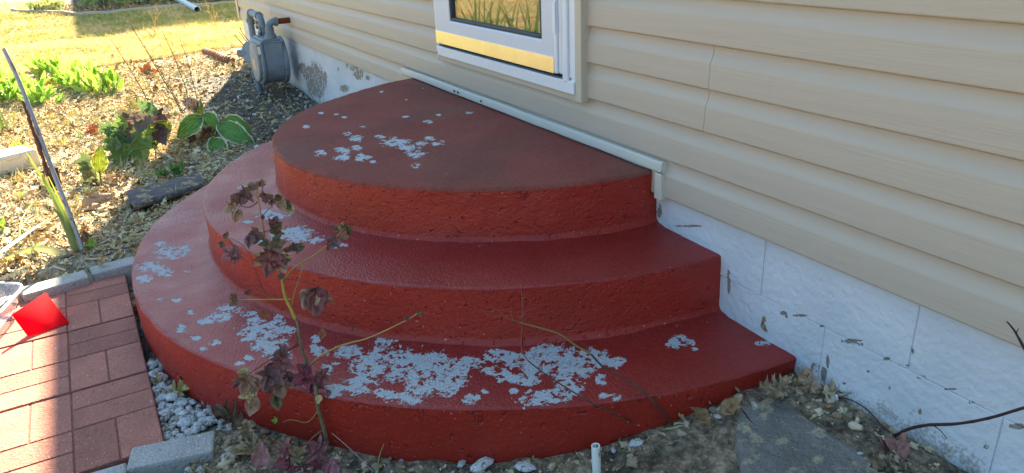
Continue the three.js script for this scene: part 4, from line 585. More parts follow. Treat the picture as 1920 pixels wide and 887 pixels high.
// ------------------------------------------------------------------ fallen leaves that stand out
{
  const D = [
    [1440, 742, 35, 48, OAK, [C(0.46, 0.33, 0.2), C(0.34, 0.22, 0.12)], 0.8, 1.1, 'tan curled oak leaf propped at the right end of the lowest step', 0.02, 0.25],
    [1478, 742, 175, 60, OAK, [C(0.4, 0.27, 0.15), C(0.3, 0.19, 0.1)], 0.5, 0.8, 'brown oak leaf lying flat between step end and rock', 0.015, 0.1],
    [1540, 742, 25, 54, OAK, [C(0.5, 0.37, 0.22), C(0.36, 0.24, 0.13)], 0.7, -0.9, 'large tan oak leaf leaning on the white wall behind the mound', 0.02, 0.25],
    [1545, 735, 160, 64, OAK, [C(0.46, 0.33, 0.2), C(0.34, 0.2, 0.12)], 0.5, 1.2, 'tan oak leaf bent against the foot of the white wall', 0.02, 0.2],
    [1702, 858, 120, 48, MAPLE, [C(0.36, 0.16, 0.12), C(0.22, 0.09, 0.07)], 0.5, 0.9, 'dull red maple leaf at the foot of the wall near the arching shoot', 0.012, 0],
    [1676, 850, 200, 40, MAPLE, [C(0.2, 0.09, 0.06), C(0.13, 0.06, 0.05)], 0.5, 0.9, 'dark brown crumpled leaf beside the dull red maple leaf', 0.012, 0],
    [1690, 884, 140, 50, OAK, [C(0.24, 0.17, 0.09), C(0.16, 0.1, 0.06)], 0.4, 0.6, 'brown oak leaf at the bottom edge below the dull red leaf', 0.012, 0],
    [1440, 628, 105, 30, OVAL, [C(0.34, 0.22, 0.1), C(0.2, 0.11, 0.06)], 1.0, 0.9, 'curled brown leaf in the corner of lowest tread and wall', 0.03, 0.5],
    [1276, 424, 60, 16, OVAL, [C(0.34, 0.2, 0.12), C(0.24, 0.12, 0.08)], 0.9, 1.1, 'tiny tan leaf in the corner of the middle tread and wall', 0.02, 0.3],
    [1350, 778, 30, 46, OVAL, [C(0.3, 0.18, 0.07), C(0.2, 0.11, 0.05)], 0.9, 1.2, 'narrow ochre leaf wedged at the step foot beside a white stone', 0.02, 0.3],
    [1330, 795, 130, 40, OVAL, [C(0.3, 0.17, 0.06), C(0.18, 0.1, 0.04)], 1.0, 0.8, 'narrow brown leaf at the step foot right of the weed root', 0.02, 0.2],
    [312, 755, 70, 52, OAK, [C(0.5, 0.36, 0.12), C(0.4, 0.26, 0.08)], 0.4, 0.7, 'golden oak leaf lying on the white pebbles', 0.02, 0],
    [300, 735, 100, 30, OAK, [C(0.46, 0.32, 0.16), C(0.3, 0.18, 0.1)], 0.6, 1.0, 'tan leaf in the gap above the golden oak leaf', 0.02, 0.2],
    [462, 800, 150, 62, OAK, [C(0.18, 0.1, 0.05), C(0.12, 0.07, 0.04)], 0.6, 0.9, 'dark brown oak leaf beside the pebbles under the sapling', 0.03, 0.1],
    [500, 862, 140, 66, OAK, [C(0.34, 0.23, 0.1), C(0.24, 0.15, 0.07)], 0.6, -0.8, 'brown oak leaf arched over a dark hollow at the step foot', 0.05, 0.2],
    [470, 838, 100, 44, OAK, [C(0.52, 0.4, 0.25), C(0.4, 0.28, 0.16)], 0.8, 1.0, 'cream curled leaf hanging below the sapling leaves', 0.05, 0.6],
    [545, 880, 60, 44, OAK, [C(0.28, 0.19, 0.08), C(0.2, 0.12, 0.06)], 0.8, 0.9, 'brown leaf with thin lobes at the step foot', 0.03, 0.3],
    [520, 875, 70, 50, OAK, [C(0.34, 0.14, 0.11), C(0.24, 0.09, 0.07)], 0.7, 0.8, 'reddish brown crumpled leaf at the bottom edge under the sapling', 0.03, 0.3],
    [488, 886, 88, 52, OVAL, [C(0.42, 0.2, 0.17), C(0.3, 0.12, 0.11)], 0.8, 0.5, 'pinkish pointed leaf standing at the bottom edge', 0.02, 0.6],
    [256, 598, 90, 30, OVAL, [C(0.26, 0.16, 0.09), C(0.18, 0.1, 0.06)], 0.8, 1.2, 'curled brown leaf in the gap between paver and lowest step', 0.01, 0.2],
    [158, 255, 60, 32, OAK, [C(0.72, 0.2, 0.06), C(0.6, 0.16, 0.05)], 0.4, 0.6, 'orange oak leaf on the sunlit litter left of the green sapling', 0.02, 0.1],
    [88, 168, 60, 26, OAK, [C(0.6, 0.2, 0.07), C(0.5, 0.14, 0.05)], 0.4, 0.6, 'rust orange leaf among the sunlit green clump', 0.09, 0.3],
    [274, 142, 90, 22, MAPLE, [C(0.75, 0.24, 0.05), C(0.6, 0.16, 0.05)], 0.4, 0.6, 'bright orange leaf beside the dark seed stalks', 0.03, 0.3],
    [185, 506, 60, 22, OAK, [C(0.55, 0.4, 0.2), C(0.42, 0.28, 0.14)], 0.6, 0.7, 'tan leaf in the joint between two grey edging blocks', 0.05, 0.3],
    [150, 392, 30, 60, OVAL, [C(0.42, 0.25, 0.13), C(0.34, 0.18, 0.1)], 0.7, 0.5, 'long reddish brown leaf lying behind the grey stake', 0.01, 0],
    [168, 462, 110, 30, OVAL, [C(0.36, 0.2, 0.1), C(0.28, 0.14, 0.08)], 0.6, 0.8, 'brown leaf right of the foot of the grey stake', 0.01, 0.2],
  ];
  D.forEach(([px, py, a, len, out, col, fold, curl, label, up, stand], i) => {
    let p = onG(px, py); if (px === 1440 && py === 628) p = onY(px, py, 0.175); if (px === 1276) p = onY(px, py, 0.35);
    const d = depthOf(p), q = p.clone(); q.y += up * 0.3;
    const g = leaf(out, { roll: out === OAK ? fold * 1.6 : 0, fold: fold * (out === OAK ? 0 : 0.5), curl: curl * 0.9, rip: 0.12, seed: i * 3.1, c0: col[0], c1: col[1], spots: 0.2, width: out === OVAL ? 0.9 : 1.05 });
    const o = tag(mesh('fallen_leaf', g, leafM), label, 'leaf');
    const flat = imgDir(a); flat.y = flat.y * stand + 0.12; const face = V(0, 1, 0).lerp(toCam(q), 0.35 + stand * 0.6);
    place(o, q, flat, face, len * d / 1394.17 * (out === OAK ? 1.15 : 1.1));
  });
}

// ------------------------------------------------------------------ plants of the garden bed
const stalkM = barkM([62, 58, 30], [92, 84, 44]), paleM = barkM([150, 120, 66], [186, 156, 96]), greenM = barkM([92, 112, 40], [128, 140, 60]);
{
  // hosta: broad green leaves with cream margins
  const ht = (g0, g1, mg) => tex(128, 256, (u, v, c) => { const e = Math.abs(u - 0.5) * 2, rib = 0.5 + 0.5 * Math.cos(Math.abs(u - 0.5) * 62 - v * 3), w = 0.78 + 0.07 * vf(u, v, 3, 9, 3, 4), m = sst(e, w, w + 0.05), t = 0.6 * rib + 0.4 * vf(u, v, 6, 8, 3, 5); for (let k = 0; k < 3; k++) c[k] = lerp(lerp(g0[k], g1[k], t), mg[k], m); }, true, false);
  const hb = tex(128, 128, (u, v, c) => grey(c, 0.5 + 0.5 * Math.cos(Math.abs(u - 0.5) * 62 - v * 3)));
  const mk = (a, b, m, tr = 0.3) => phys({ map: ht(a, b, m), bumpMap: hb, bumpScale: 0.004, roughness: 0.6, transmission: tr, thickness: 0, side: THREE.DoubleSide });
  const M = [mk([96, 148, 62], [130, 176, 84], [244, 240, 205]), mk([112, 164, 56], [146, 186, 82], [246, 240, 200]), mk([172, 112, 62], [206, 166, 116], [214, 178, 130], 0.35), mk([140, 160, 40], [178, 190, 62], [226, 220, 130], 0.45), mk([110, 76, 40], [148, 104, 58], [150, 110, 66])];
  const blade = (seed, wd, cup, arch, wav) => { const W = (v) => wd * 0.82 * Math.pow(Math.sin(Math.PI * Math.min(1, Math.pow(v, 0.72) * 0.985 + 0.015)), 0.75) * (1 - 0.12 * v); return grid(14, 18, (u, v) => { const s = (u - 0.5) * 2, w = W(v), x = s * w, y = v - (v < 0.12 ? (1 - v / 0.12) * 0.06 * Math.abs(s) * 2 : 0), z = cup * s * s * w + 0.012 * Math.cos(Math.abs(s) * 26) * (1 - Math.abs(s)) + wav * n2(s * 2 + seed, v * 4) * Math.abs(s); const a = arch * v; return [x, y * Math.cos(a * 0.5) - z * Math.sin(a), z * Math.cos(a) - y * Math.sin(a * 0.55)]; }); };
  const base = onG(395, 262), o = thing('hosta', 'hosta with cream edged green leaves and one withered tan leaf beside the red steps', 'hosta', base.toArray()), D = depthOf(base);
  const P = (px, py, d = 0) => atD(px, py, D + d).sub(base);
  // base px,py, tip px,py, width, material, cup, arch, depth
  const L = [[374, 221, 331, 256, 0.42, 0, 0.35, 0.5, -0.1], [385, 216, 406, 241, 0.5, 1, 0.5, 0.6, -0.02], [414, 236, 472, 267, 0.34, 0, 0.3, 0.5, -0.12], [424, 226, 464, 238, 0.4, 1, 0.4, 0.7, 0.0], [402, 262, 419, 302, 0.46, 0, 0.4, 0.5, -0.2], [368, 202, 340, 182, 0.5, 2, 0.5, 1.6, 0.0], [372, 214, 374, 190, 0.5, 1, 0.7, 0.8, 0.05], [396, 246, 372, 266, 0.45, 4, 0.9, 0.9, -0.08], [352, 246, 362, 262, 0.4, 4, 0.9, 1.2, -0.05]];
  L.forEach(([ax, ay, bx, by, w, m, cup, arch, d], i) => { const a = P(ax, ay, d), b = P(bx, by, d - 0.04), n = b.clone().sub(a), len = n.length(); place(mesh('leaf', blade(i * 5, w, cup, arch, m === 2 || m === 4 ? 0.5 : 0.1), M[m], o), a, n, toCam(a.clone().add(base)).add(V(0, 0.25, 0)), len * 1.08); mesh('petiole', tube([V(0.05 * n2(i, 2), 0, 0.05 * n2(i, 4)), P(lerp(395, ax, 0.6), lerp(255, ay, 0.7) - 4, d * 0.6), a], 0.006, 0.004, 6, 4), i === 5 || i > 6 ? paleM : greenM, o); });
  for (const q of [[[392, 258], [360, 262], [338, 264]], [[388, 262], [346, 268], [330, 292]], [[385, 262], [350, 280], [332, 305]]]) mesh('dry_stalk', tube(q.map(([a, b]) => { const p = onG(a, b).sub(base); p.y += 0.015; return p; }), 0.004, 0.003, 6, 4), paleM, o);
  // single yellowing hosta leaves further left
  const one = (name, label, cat, px, py, tx, ty, gx, gy, w, m) => { const b = onG(gx, gy), d = depthOf(b), t = thing(name, label, cat, b.toArray()), a = atD(px, py, d).sub(b), e = atD(tx, ty, d - 0.03).sub(b), n = e.clone().sub(a); place(mesh('leaf', blade(px, w, 0.4, 0.4, 0.15), M[m], t), a, n, toCam(b).add(V(0, 0.2, 0)), n.length() * 1.06); mesh('petiole', tube([V(0, 0, 0), a.clone().multiplyScalar(0.5).add(V(0.01, 0, 0)), a], 0.005, 0.004, 6, 4), greenM, t); return [t, b, d]; };
  const [t1, b1, d1] = one('yellow_hosta', 'single sunlit yellow leaf plant with dull purple leaflets left of the green sapling', 'plant', 186, 319, 188, 275, 190, 345, 0.4, 3);
  for (const [px, py, a, len, c] of [[170, 296, 200, 24, 0], [166, 306, 230, 22, 0], [168, 312, 250, 26, 0], [180, 330, 200, 28, 1], [186, 336, 250, 22, 1], [196, 338, -30, 30, 2], [205, 345, -60, 34, 1], [190, 348, 215, 34, 2], [210, 352, -20, 26, 1]]) place(mesh('leaf', leaf(MAPLE, { fold: 0.3, curl: 0.6, seed: px, c0: [C(0.1, 0.16, 0.06), C(0.24, 0.18, 0.07), C(0.22, 0.13, 0.12)][c], c1: [C(0.16, 0.2, 0.07), C(0.2, 0.22, 0.07), C(0.16, 0.14, 0.08)][c] }), leafT, t1), atD(px, py, d1).sub(b1), imgDir(a), toCam(b1), len * d1 / 1394 * 1.1);
  // green maple seedling
  const g = onG(268, 300), gd = depthOf(g), s = thing('maple_seedling', 'bushy maple seedling with green and purple leaves behind the weathered board', 'seedling', g.toArray()), Q = (px, py, d = 0) => atD(px, py, gd + d).sub(g);
  mesh('stem', tube([V(0, 0, 0), Q(264, 285), Q(258, 255), Q(262, 225), Q(272, 205)], 0.005, 0.002, 7, 5), barkM([84, 56, 40], [110, 80, 56]), s);
  mesh('stem', tube([Q(258, 325, -0.05), Q(252, 300), Q(245, 270), Q(235, 250)], 0.003, 0.002, 6, 4), barkM([84, 56, 40], [110, 80, 56]), s);
  mesh('stem', tube([Q(292, 300), Q(290, 270), Q(284, 235), Q(275, 215)], 0.003, 0.0016, 6, 4), barkM([84, 46, 40], [110, 70, 56]), s);
  const gc = [[C(0.1, 0.19, 0.07), C(0.15, 0.24, 0.08)], [C(0.14, 0.24, 0.06), C(0.2, 0.28, 0.06)], [C(0.13, 0.07, 0.07), C(0.18, 0.09, 0.08)], [C(0.34, 0.24, 0.08), C(0.3, 0.3, 0.08)], [C(0.12, 0.14, 0.08), C(0.18, 0.1, 0.09)]];
  [[250, 215, 200, 36, 3], [262, 205, 30, 30, 0], [275, 202, -15, 30, 0], [248, 222, 150, 26, 4], [255, 228, 250, 38, 4], [270, 212, 260, 40, 4], [286, 216, -20, 30, 2], [238, 226, 190, 28, 1], [232, 236, 200, 30, 4], [225, 240, 235, 46, 0], [238, 242, 265, 52, 0], [250, 245, 285, 46, 0], [222, 255, 260, 44, 0], [235, 268, 250, 46, 1], [230, 285, 265, 40, 1], [262, 240, -60, 40, 1], [292, 244, -55, 36, 2], [300, 232, -100, 22, 2], [262, 262, -80, 40, 1], [248, 280, -100, 36, 1], [275, 262, -50, 30, 1], [210, 240, 170, 22, 0], [256, 292, -60, 24, 1], [278, 318, 200, 30, 1], [285, 322, -40, 34, 1], [262, 320, 230, 26, 2], [250, 205, 110, 20, 3], [240, 214, 120, 14, 3], [246, 250, 225, 40, 0], [270, 250, 250, 36, 1], [240, 232, 300, 34, 0], [226, 268, 200, 24, 0]].forEach(([px, py, a, len, c], i) => place(mesh('leaf', leaf(MAPLE, { fold: 0.25, curl: 0.6, rip: 0.08, seed: i * 2.1, c0: gc[c][0], c1: gc[c][1], spots: 0.1 }), leafT, s), Q(px, py, 0.1 * n2(i, 5)), imgDir(a, 0.4 * n2(i, 6)), toCam(g).add(V(0.5 * n2(i, 1), 0.5 * n2(i, 2), 0.5 * n2(i, 3))), len * gd / 1394 * 1.05));
  place(mesh('leaf', blade(9, 0.45, 0.4, 0.5, 0.15), M[3], s), Q(312, 232), Q(270, 275).sub(Q(312, 232)), toCam(g), Q(270, 275).sub(Q(312, 232)).length());
  // dandelions and single sprouts
  const rosette = (px, py, n, len, c, label, cat, name, up = 55) => { const b = onG(px, py), d = depthOf(b), t = thing(name, label, cat, b.toArray()), r = rng(px * 7 + py); for (let k = 0; k < n; k++) { const a = 90 + (r() - 0.5) * up * 2, l = len * (0.6 + 0.5 * r()) * d / 1394; const m = mesh('leaf', leaf(OVAL, { fold: 0.5, curl: 0.6 + r() * 0.6, rip: 0.1, seed: k + px, width: 0.55, c0: c[0], c1: c[1] }), leafT, t); place(m, V((r() - 0.5) * 0.03, 0, (r() - 0.5) * 0.03), imgDir(a, (r() - 0.5) * 1.2), toCam(b).add(V((r() - 0.5), 0.3, (r() - 0.5))), l); } return t; };
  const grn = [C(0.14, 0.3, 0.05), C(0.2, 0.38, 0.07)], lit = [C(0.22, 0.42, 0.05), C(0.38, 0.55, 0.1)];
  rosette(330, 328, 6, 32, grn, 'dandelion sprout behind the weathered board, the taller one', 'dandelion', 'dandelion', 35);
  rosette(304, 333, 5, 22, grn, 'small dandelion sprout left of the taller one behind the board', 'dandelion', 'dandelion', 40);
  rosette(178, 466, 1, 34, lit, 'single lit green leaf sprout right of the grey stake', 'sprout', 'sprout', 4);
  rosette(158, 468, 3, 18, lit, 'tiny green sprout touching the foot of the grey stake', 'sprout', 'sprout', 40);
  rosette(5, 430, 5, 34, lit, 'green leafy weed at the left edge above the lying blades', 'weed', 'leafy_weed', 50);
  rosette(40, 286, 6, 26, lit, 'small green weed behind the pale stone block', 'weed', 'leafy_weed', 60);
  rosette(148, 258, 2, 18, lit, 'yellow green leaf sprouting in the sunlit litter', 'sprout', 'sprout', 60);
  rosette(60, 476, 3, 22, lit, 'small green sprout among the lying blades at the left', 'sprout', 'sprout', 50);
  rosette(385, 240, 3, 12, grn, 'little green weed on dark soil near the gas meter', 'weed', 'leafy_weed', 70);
  // the two sunlit clumps of lance shaped leaves
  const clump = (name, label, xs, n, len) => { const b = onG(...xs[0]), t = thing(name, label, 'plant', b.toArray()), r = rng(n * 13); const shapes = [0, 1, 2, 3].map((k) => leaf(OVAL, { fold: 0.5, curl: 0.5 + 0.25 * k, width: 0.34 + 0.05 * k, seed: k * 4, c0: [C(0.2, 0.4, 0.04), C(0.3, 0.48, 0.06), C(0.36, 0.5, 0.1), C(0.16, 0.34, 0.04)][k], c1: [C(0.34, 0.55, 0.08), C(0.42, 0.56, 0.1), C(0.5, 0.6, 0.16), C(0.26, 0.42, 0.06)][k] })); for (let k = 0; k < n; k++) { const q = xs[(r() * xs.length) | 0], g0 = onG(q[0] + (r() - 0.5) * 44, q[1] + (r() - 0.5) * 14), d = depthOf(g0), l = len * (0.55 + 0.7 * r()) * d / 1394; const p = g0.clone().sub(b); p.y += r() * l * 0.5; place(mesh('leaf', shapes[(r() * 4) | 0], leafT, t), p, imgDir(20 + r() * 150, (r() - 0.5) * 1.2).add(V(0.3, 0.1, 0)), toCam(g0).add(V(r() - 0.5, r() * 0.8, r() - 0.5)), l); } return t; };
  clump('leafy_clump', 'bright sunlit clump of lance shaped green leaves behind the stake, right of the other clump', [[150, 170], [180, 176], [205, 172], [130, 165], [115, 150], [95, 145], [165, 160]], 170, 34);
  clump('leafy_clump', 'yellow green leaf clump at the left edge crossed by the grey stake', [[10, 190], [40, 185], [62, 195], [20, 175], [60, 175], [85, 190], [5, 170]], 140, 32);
  const hood = onG(80, 150), hd = thing('wilting_leaf', 'wilting brown and yellow leaf standing on the sunlit green clump', 'leaf', hood.toArray()); place(mesh('leaf', leaf(OVAL, { fold: 0.9, curl: 1.6, width: 1.2, c0: C(0.3, 0.2, 0.05), c1: C(0.55, 0.5, 0.08) }), leafT, hd), atD(72, 140, depthOf(hood)).sub(hood), imgDir(70), toCam(hood), 0.16); mesh('stem', tube([V(0, 0, 0), atD(72, 140, depthOf(hood)).sub(hood)], 0.004, 0.003, 6, 3), greenM, hd);

  // dark seed stalks
  const stalks = [[[[283, 210], [279, 194], [256, 150], [234, 115], [220, 92], [208, 74]], 'dark bare seed stalk, leftmost of the row behind the hosta', 0.0035], [[[340, 214], [335, 200], [310, 155], [290, 122], [270, 88], [256, 65], [245, 45]], 'tall dark seed stalk with a pale tip, longest of the row behind the hosta', 0.0042], [[[344, 214], [330, 185], [306, 142], [284, 108], [268, 80]], 'dark seed stalk close beside the longest one', 0.0032], [[[354, 196], [348, 165], [335, 130], [324, 101], [312, 75], [303, 56]], 'dark knotted seed stalk, second from the right in the row', 0.0035], [[[372, 200], [368, 180], [358, 140], [350, 108], [342, 88], [335, 70]], 'thin dark seed stalk, rightmost of the row behind the hosta', 0.0028], [[[366, 196], [355, 160], [338, 128], [326, 108]], 'faint thin stalk crossing between the two right seed stalks', 0.002]];
  stalks.forEach(([q, label, rad], i) => { const b = onG(...q[0]), d = depthOf(b), t = thing('seed_stalk', label, 'stalk', b.toArray()), pts = q.map(([x, y]) => atD(x, y, d).sub(b)); mesh('stem', tube(pts, rad, rad * 0.5, 6, 5, 0.3), stalkM, t); const nodes = []; for (let k = 1; k < pts.length - 1; k++) for (const s of [-1, 1]) nodes.push(tube([pts[k], pts[k].clone().addScaledVector(RT, 0.012 * s).addScaledVector(UPV, 0.012)], 0.0025, 0.001, 5, 2)); mesh('seed_node', merge(nodes), stalkM, t); if (i === 1) for (let k = 0; k < 4; k++) mesh('husk', tube([pts[6], pts[6].clone().addScaledVector(RT, 0.02 * (k - 2)).addScaledVector(UPV, 0.03 + 0.01 * k)], 0.003, 0.001, 5, 2), paleM, t); });
  const dry = (px, py, paths, label) => { const b = onG(px, py), d = depthOf(b), t = thing('dry_stalk', label, 'stalk', b.toArray()); for (const q of paths) mesh('stem', tube(q.map(([x, y]) => atD(x, y, d).sub(b)), 0.006, 0.003, 5, 3), paleM, t); };
  dry(291, 68, [[[291, 68], [290, 45], [292, 20], [292, 8]], [[290, 45], [284, 30], [277, 18]], [[291, 38], [300, 24], [304, 18]], [[285, 68], [278, 60], [272, 54]], [[290, 60], [284, 50], [281, 44]]], 'forked pale dry stalk at the edge of the shaded lawn');
  dry(350, 58, [[[352, 58], [344, 48], [335, 40], [327, 34]], [[344, 48], [350, 46], [354, 47]], [[338, 42], [338, 36], [336, 34]]], 'pale drooping dry grass head in front of the shaded lawn');
  dry(411, 55, [[[411, 55], [400, 40], [390, 15], [383, -4]], [[394, 25], [388, 21], [384, 22]], [[405, 42], [400, 20], [398, 6]], [[392, 12], [385, 10], [381, 11]], [[405, 30], [407, 24], [406, 22]], [[402, 26], [408, 32], [410, 33]]], 'dry seed head with white husks in front of the far drain pipe');
  const bd = onG(462, 84), bdd = depthOf(bd), bt = thing('leaning_cane', 'brown canes leaning at the house corner left of the gas meter', 'cane', bd.toArray()); for (const q of [[[482, 96], [466, 76], [452, 58], [450, 52]], [[476, 94], [462, 78], [449, 60]], [[463, 92], [440, 66], [424, 50]], [[440, 85], [425, 68], [414, 52]]]) mesh('cane', tube(q.map(([x, y]) => onZ(x, y, 0.14).sub(bd)), 0.005, 0.004, 5, 3), barkM([110, 72, 60], [140, 100, 84]), bt);
}

// ------------------------------------------------------------------ stake, iris blades, board, pot, block, hose, pipes
{
  const b = onG(155, 472), d = depthOf(b), o = thing('garden_stake', 'thin grey metal stake with a strip of peeling rust brown bark leaning left', 'stake', b.toArray()), P = (px, py, k = 0) => atD(px, py, d + k).sub(b);
  const sm = std({ map: tex(64, 256, (u, v, c) => { const m = vf(u, v, 3, 24, 4, 9), k = sst(m, 0.6, 0.7); c[0] = lerp(158, 120, k); c[1] = lerp(156, 100, k); c[2] = lerp(154, 86, k); }, true), roughness: 0.6 });
  mesh('rod', tube([P(157, 476), P(130, 400), P(98, 318), P(60, 215), P(30, 140), P(7, 92)], 0.0088, 0.008, 10, 5), sm, o);
  mesh('rust_strip', tube([P(90, 330, -0.01), P(80, 296, -0.012), P(62, 246, -0.012), P(50, 210, -0.012), P(42, 190, -0.01)], 0.008, 0.005, 7, 5, 0.7), std({ color: S('#6e4534'), roughness: 1 }), o);
  const c = onG(146, 474), cd = depthOf(c), t = thing('iris', 'upright sword shaped iris leaves, half green and half dry, beside the grey stake', 'iris', c.toArray()), Q = (px, py, k = 0) => atD(px, py, cd + k).sub(c);
  const sword = (pts, w, twist, col, tr) => { const cv = new THREE.CatmullRomCurve3(pts), n = 24; const g = grid(4, n, (u, v) => { const p = cv.getPointAt(v), q = cv.getTangentAt(v), f = toCam(p), s = q.clone().cross(f).normalize(), x = (u - 0.5) * 2, ww = w * Math.pow(1 - v, 0.55) * (0.55 + 0.45 * Math.min(1, v * 6)); return p.addScaledVector(s, x * ww).addScaledVector(f, (1 - x * x) * ww * 0.35 + twist * x * ww * v).toArray(); }); paint(g, (k, x, y, z, i) => { const u = (i % 5) / 4, v = Math.floor(i / 5) / n; k.copy(col[0]).lerp(col[1], clamp(v * 1.1 + 0.2 * n2(u * 4, v * 9), 0, 1)); if (col[2] && v > 0.82) k.lerp(col[2], 0.8); }); return g; };
  const grn = [C(0.24, 0.27, 0.06), C(0.3, 0.42, 0.06), C(0.35, 0.3, 0.1)], yl = [C(0.3, 0.33, 0.08), C(0.5, 0.55, 0.1)], br = [C(0.34, 0.22, 0.1), C(0.45, 0.27, 0.12)], pale = [C(0.72, 0.62, 0.36), C(0.75, 0.68, 0.42)];
  mesh('leaf', sword([Q(144, 474), Q(126, 424), Q(104, 375), Q(76, 328), Q(44, 290)], 0.018, 0.3, grn), leafT, t);
  mesh('leaf', sword([Q(142, 472, 0.01), Q(118, 410, 0.01), Q(94, 360, 0.01), Q(66, 312, 0.01), Q(48, 282, 0.01)], 0.012, -0.3, yl), leafT, t);
  mesh('leaf', sword([Q(143, 470, -0.015), Q(128, 436, -0.02), Q(112, 405, -0.02), Q(98, 388, -0.02)], 0.017, 0.2, [C(0.2, 0.22, 0.06), C(0.12, 0.2, 0.05)]), leafT, t);
  mesh('leaf', sword([Q(146, 470, 0.02), Q(112, 405, 0.02), Q(90, 345, 0.02), Q(80, 300, 0.02), Q(62, 262, 0.02)], 0.01, 0.3, br), leafT, t);
  mesh('leaf', sword([Q(150, 462, 0.02), Q(120, 392, 0.02), Q(100, 350, 0.02), Q(84, 318, 0.02)], 0.007, 0.3, yl), leafT, t);
  const lay = (name, label, q, w, col, up) => { const f = onG(...q[0]), l = thing(name, label, 'blade', f.toArray()); mesh('leaf', sword(q.map(([x, y], i) => { const p = onG(x, y); p.y += up * (0.3 + Math.sin(Math.PI * i / (q.length - 1))); return p.sub(f); }), w, 0.1, col), leafT, l); };
  lay('dry_iris_leaf', 'long pale straw coloured blade lying on the litter left of the stake', [[108, 408], [75, 435], [40, 465], [0, 490], [-40, 512]], 0.022, pale, 0.03);
  lay('iris_leaf', 'narrow yellow green blade slanting over the pale dry blade', [[36, 470], [50, 440], [68, 412], [90, 385]], 0.009, yl, 0.06);
  lay('iris_leaf', 'green edged blade curving along the ground to the left edge above the edging', [[128, 482], [95, 479], [60, 482], [25, 491], [-10, 503]], 0.016, [C(0.5, 0.45, 0.24), C(0.3, 0.36, 0.1)], 0.025);
  lay('red_twig', 'dark red stem lying at the foot of the iris leaves', [[130, 476], [118, 468], [106, 463], [98, 459]], 0.005, [C(0.2, 0.05, 0.05), C(0.16, 0.05, 0.05)], 0.01);

  // weathered board with a rolled near edge
  const wt = tex(256, 256, (u, v, c2) => { const m = vf(u, v, 5, 14, 5, 9), s = vf(u, v, 9, 9, 4, 30), k = sst(s, 0.58, 0.68); c2[0] = lerp(96, 160, k) + 50 * (m - 0.5); c2[1] = lerp(92, 138, k) + 50 * (m - 0.5); c2[2] = lerp(92, 102, k) + 34 * (m - 0.5); }, true), wb = tex(256, 256, (u, v, c2) => grey(c2, vf(u, v, 8, 30, 5, 3)));
  const wm = std({ map: wt, bumpMap: wb, bumpScale: 0.012, roughness: 0.92 }), q = [onY(237, 358, 0.055), onY(372, 322, 0.055), onY(246, 386, 0.045), onY(385, 344, 0.045)], wo = V(-1.42, gh(-1.42, 1.15), 1.15);
  const bdn = thing('weathered_board', 'dark grey weathered board with a rolled edge lying against the lowest step', 'board', wo.toArray());
  const topS = (u, v) => { const a = q[0].clone().lerp(q[1], u), e = q[2].clone().lerp(q[3], u); return a.lerp(e, v); };
  const sheet = grid(26, 8, (u, v) => { const p = topS(u, v); p.y += 0.006 * fbm(p.x * 9, p.z * 9, 3) - 0.008 * v; return p.sub(wo).toArray(); }, (u, v) => [u * 1.6, v]);
  const under = grid(26, 8, (u, v) => { const p = topS(u, 1 - v); p.y -= 0.03; return p.sub(wo).toArray(); });
  const side = (f) => grid(20, 1, (u, v) => { const p = f(u); p.y += v ? -0.03 : 0.004 * n2(p.x * 9, p.z * 9); return p.sub(wo).toArray(); });
  mesh('plank', merge([sheet, under, side((u) => topS(u, 0)), side((u) => topS(0, u)), side((u) => topS(1, u))]), wm, bdn);
  mesh('rolled_edge', tube([0, 0.2, 0.4, 0.6, 0.8, 0.97].map((u) => { const p = topS(u, 1.05); p.y -= 0.004; return p.sub(wo); }), 0.019, 0.018, 14, 6, 0.12), wm, bdn);

  // black pot, pale block, corrugated hose
  const pp = onG(106, 350), pt = tag(mesh('plastic_pot', new THREE.LatheGeometry([[0.0, 0], [0.028, 0], [0.038, 0.09], [0.042, 0.09], [0.042, 0.102], [0.037, 0.102], [0.034, 0.088], [0.026, 0.006], [0, 0.006]].map((a) => new THREE.Vector2(...a)), 24), std({ color: S('#2a211d'), roughness: 0.5, side: THREE.DoubleSide })), 'small dark plastic pot standing behind the grey stake', 'pot'); pt.position.copy(pp); pt.rotation.set(0.1, 0, 0.12); pt.scale.setScalar(0.95);
  const bt = tex(256, 256, (u, v, k) => { const m = vf(u, v, 5, 5, 4, 9), s = Math.abs(vf(u, v, 4, 4, 3, 19) - 0.5); for (let i = 0; i < 3; i++) k[i] = [216, 206, 184][i] + 26 * (m - 0.5) - (s < 0.012 ? 60 : 0); }, true);
  const bl = tag(mesh('stone_block', boxUV(new RoundedBoxGeometry(0.24, 0.12, 0.3, 3, 0.02), 3), std({ map: bt, roughness: 0.9 })), 'pale cracked stone block at the left edge behind the iris leaves', 'block'); const bp = onY(18, 300, 0.06); bl.position.set(bp.x, 0.045, bp.z + 0.03); bl.rotation.set(0.03, 0.35, 0.04);
  const hs = onG(388, 106), hp = [onG(386, 101), onG(402, 106), onG(418, 114), onG(428, 117), onG(438, 119)].map((p) => p.add(V(0, 0.026, 0))), hc = new THREE.CatmullRomCurve3(hp), ho = thing('corrugated_hose', 'brown corrugated drain hose lying on the ground left of the gas meter', 'hose', hs.toArray());
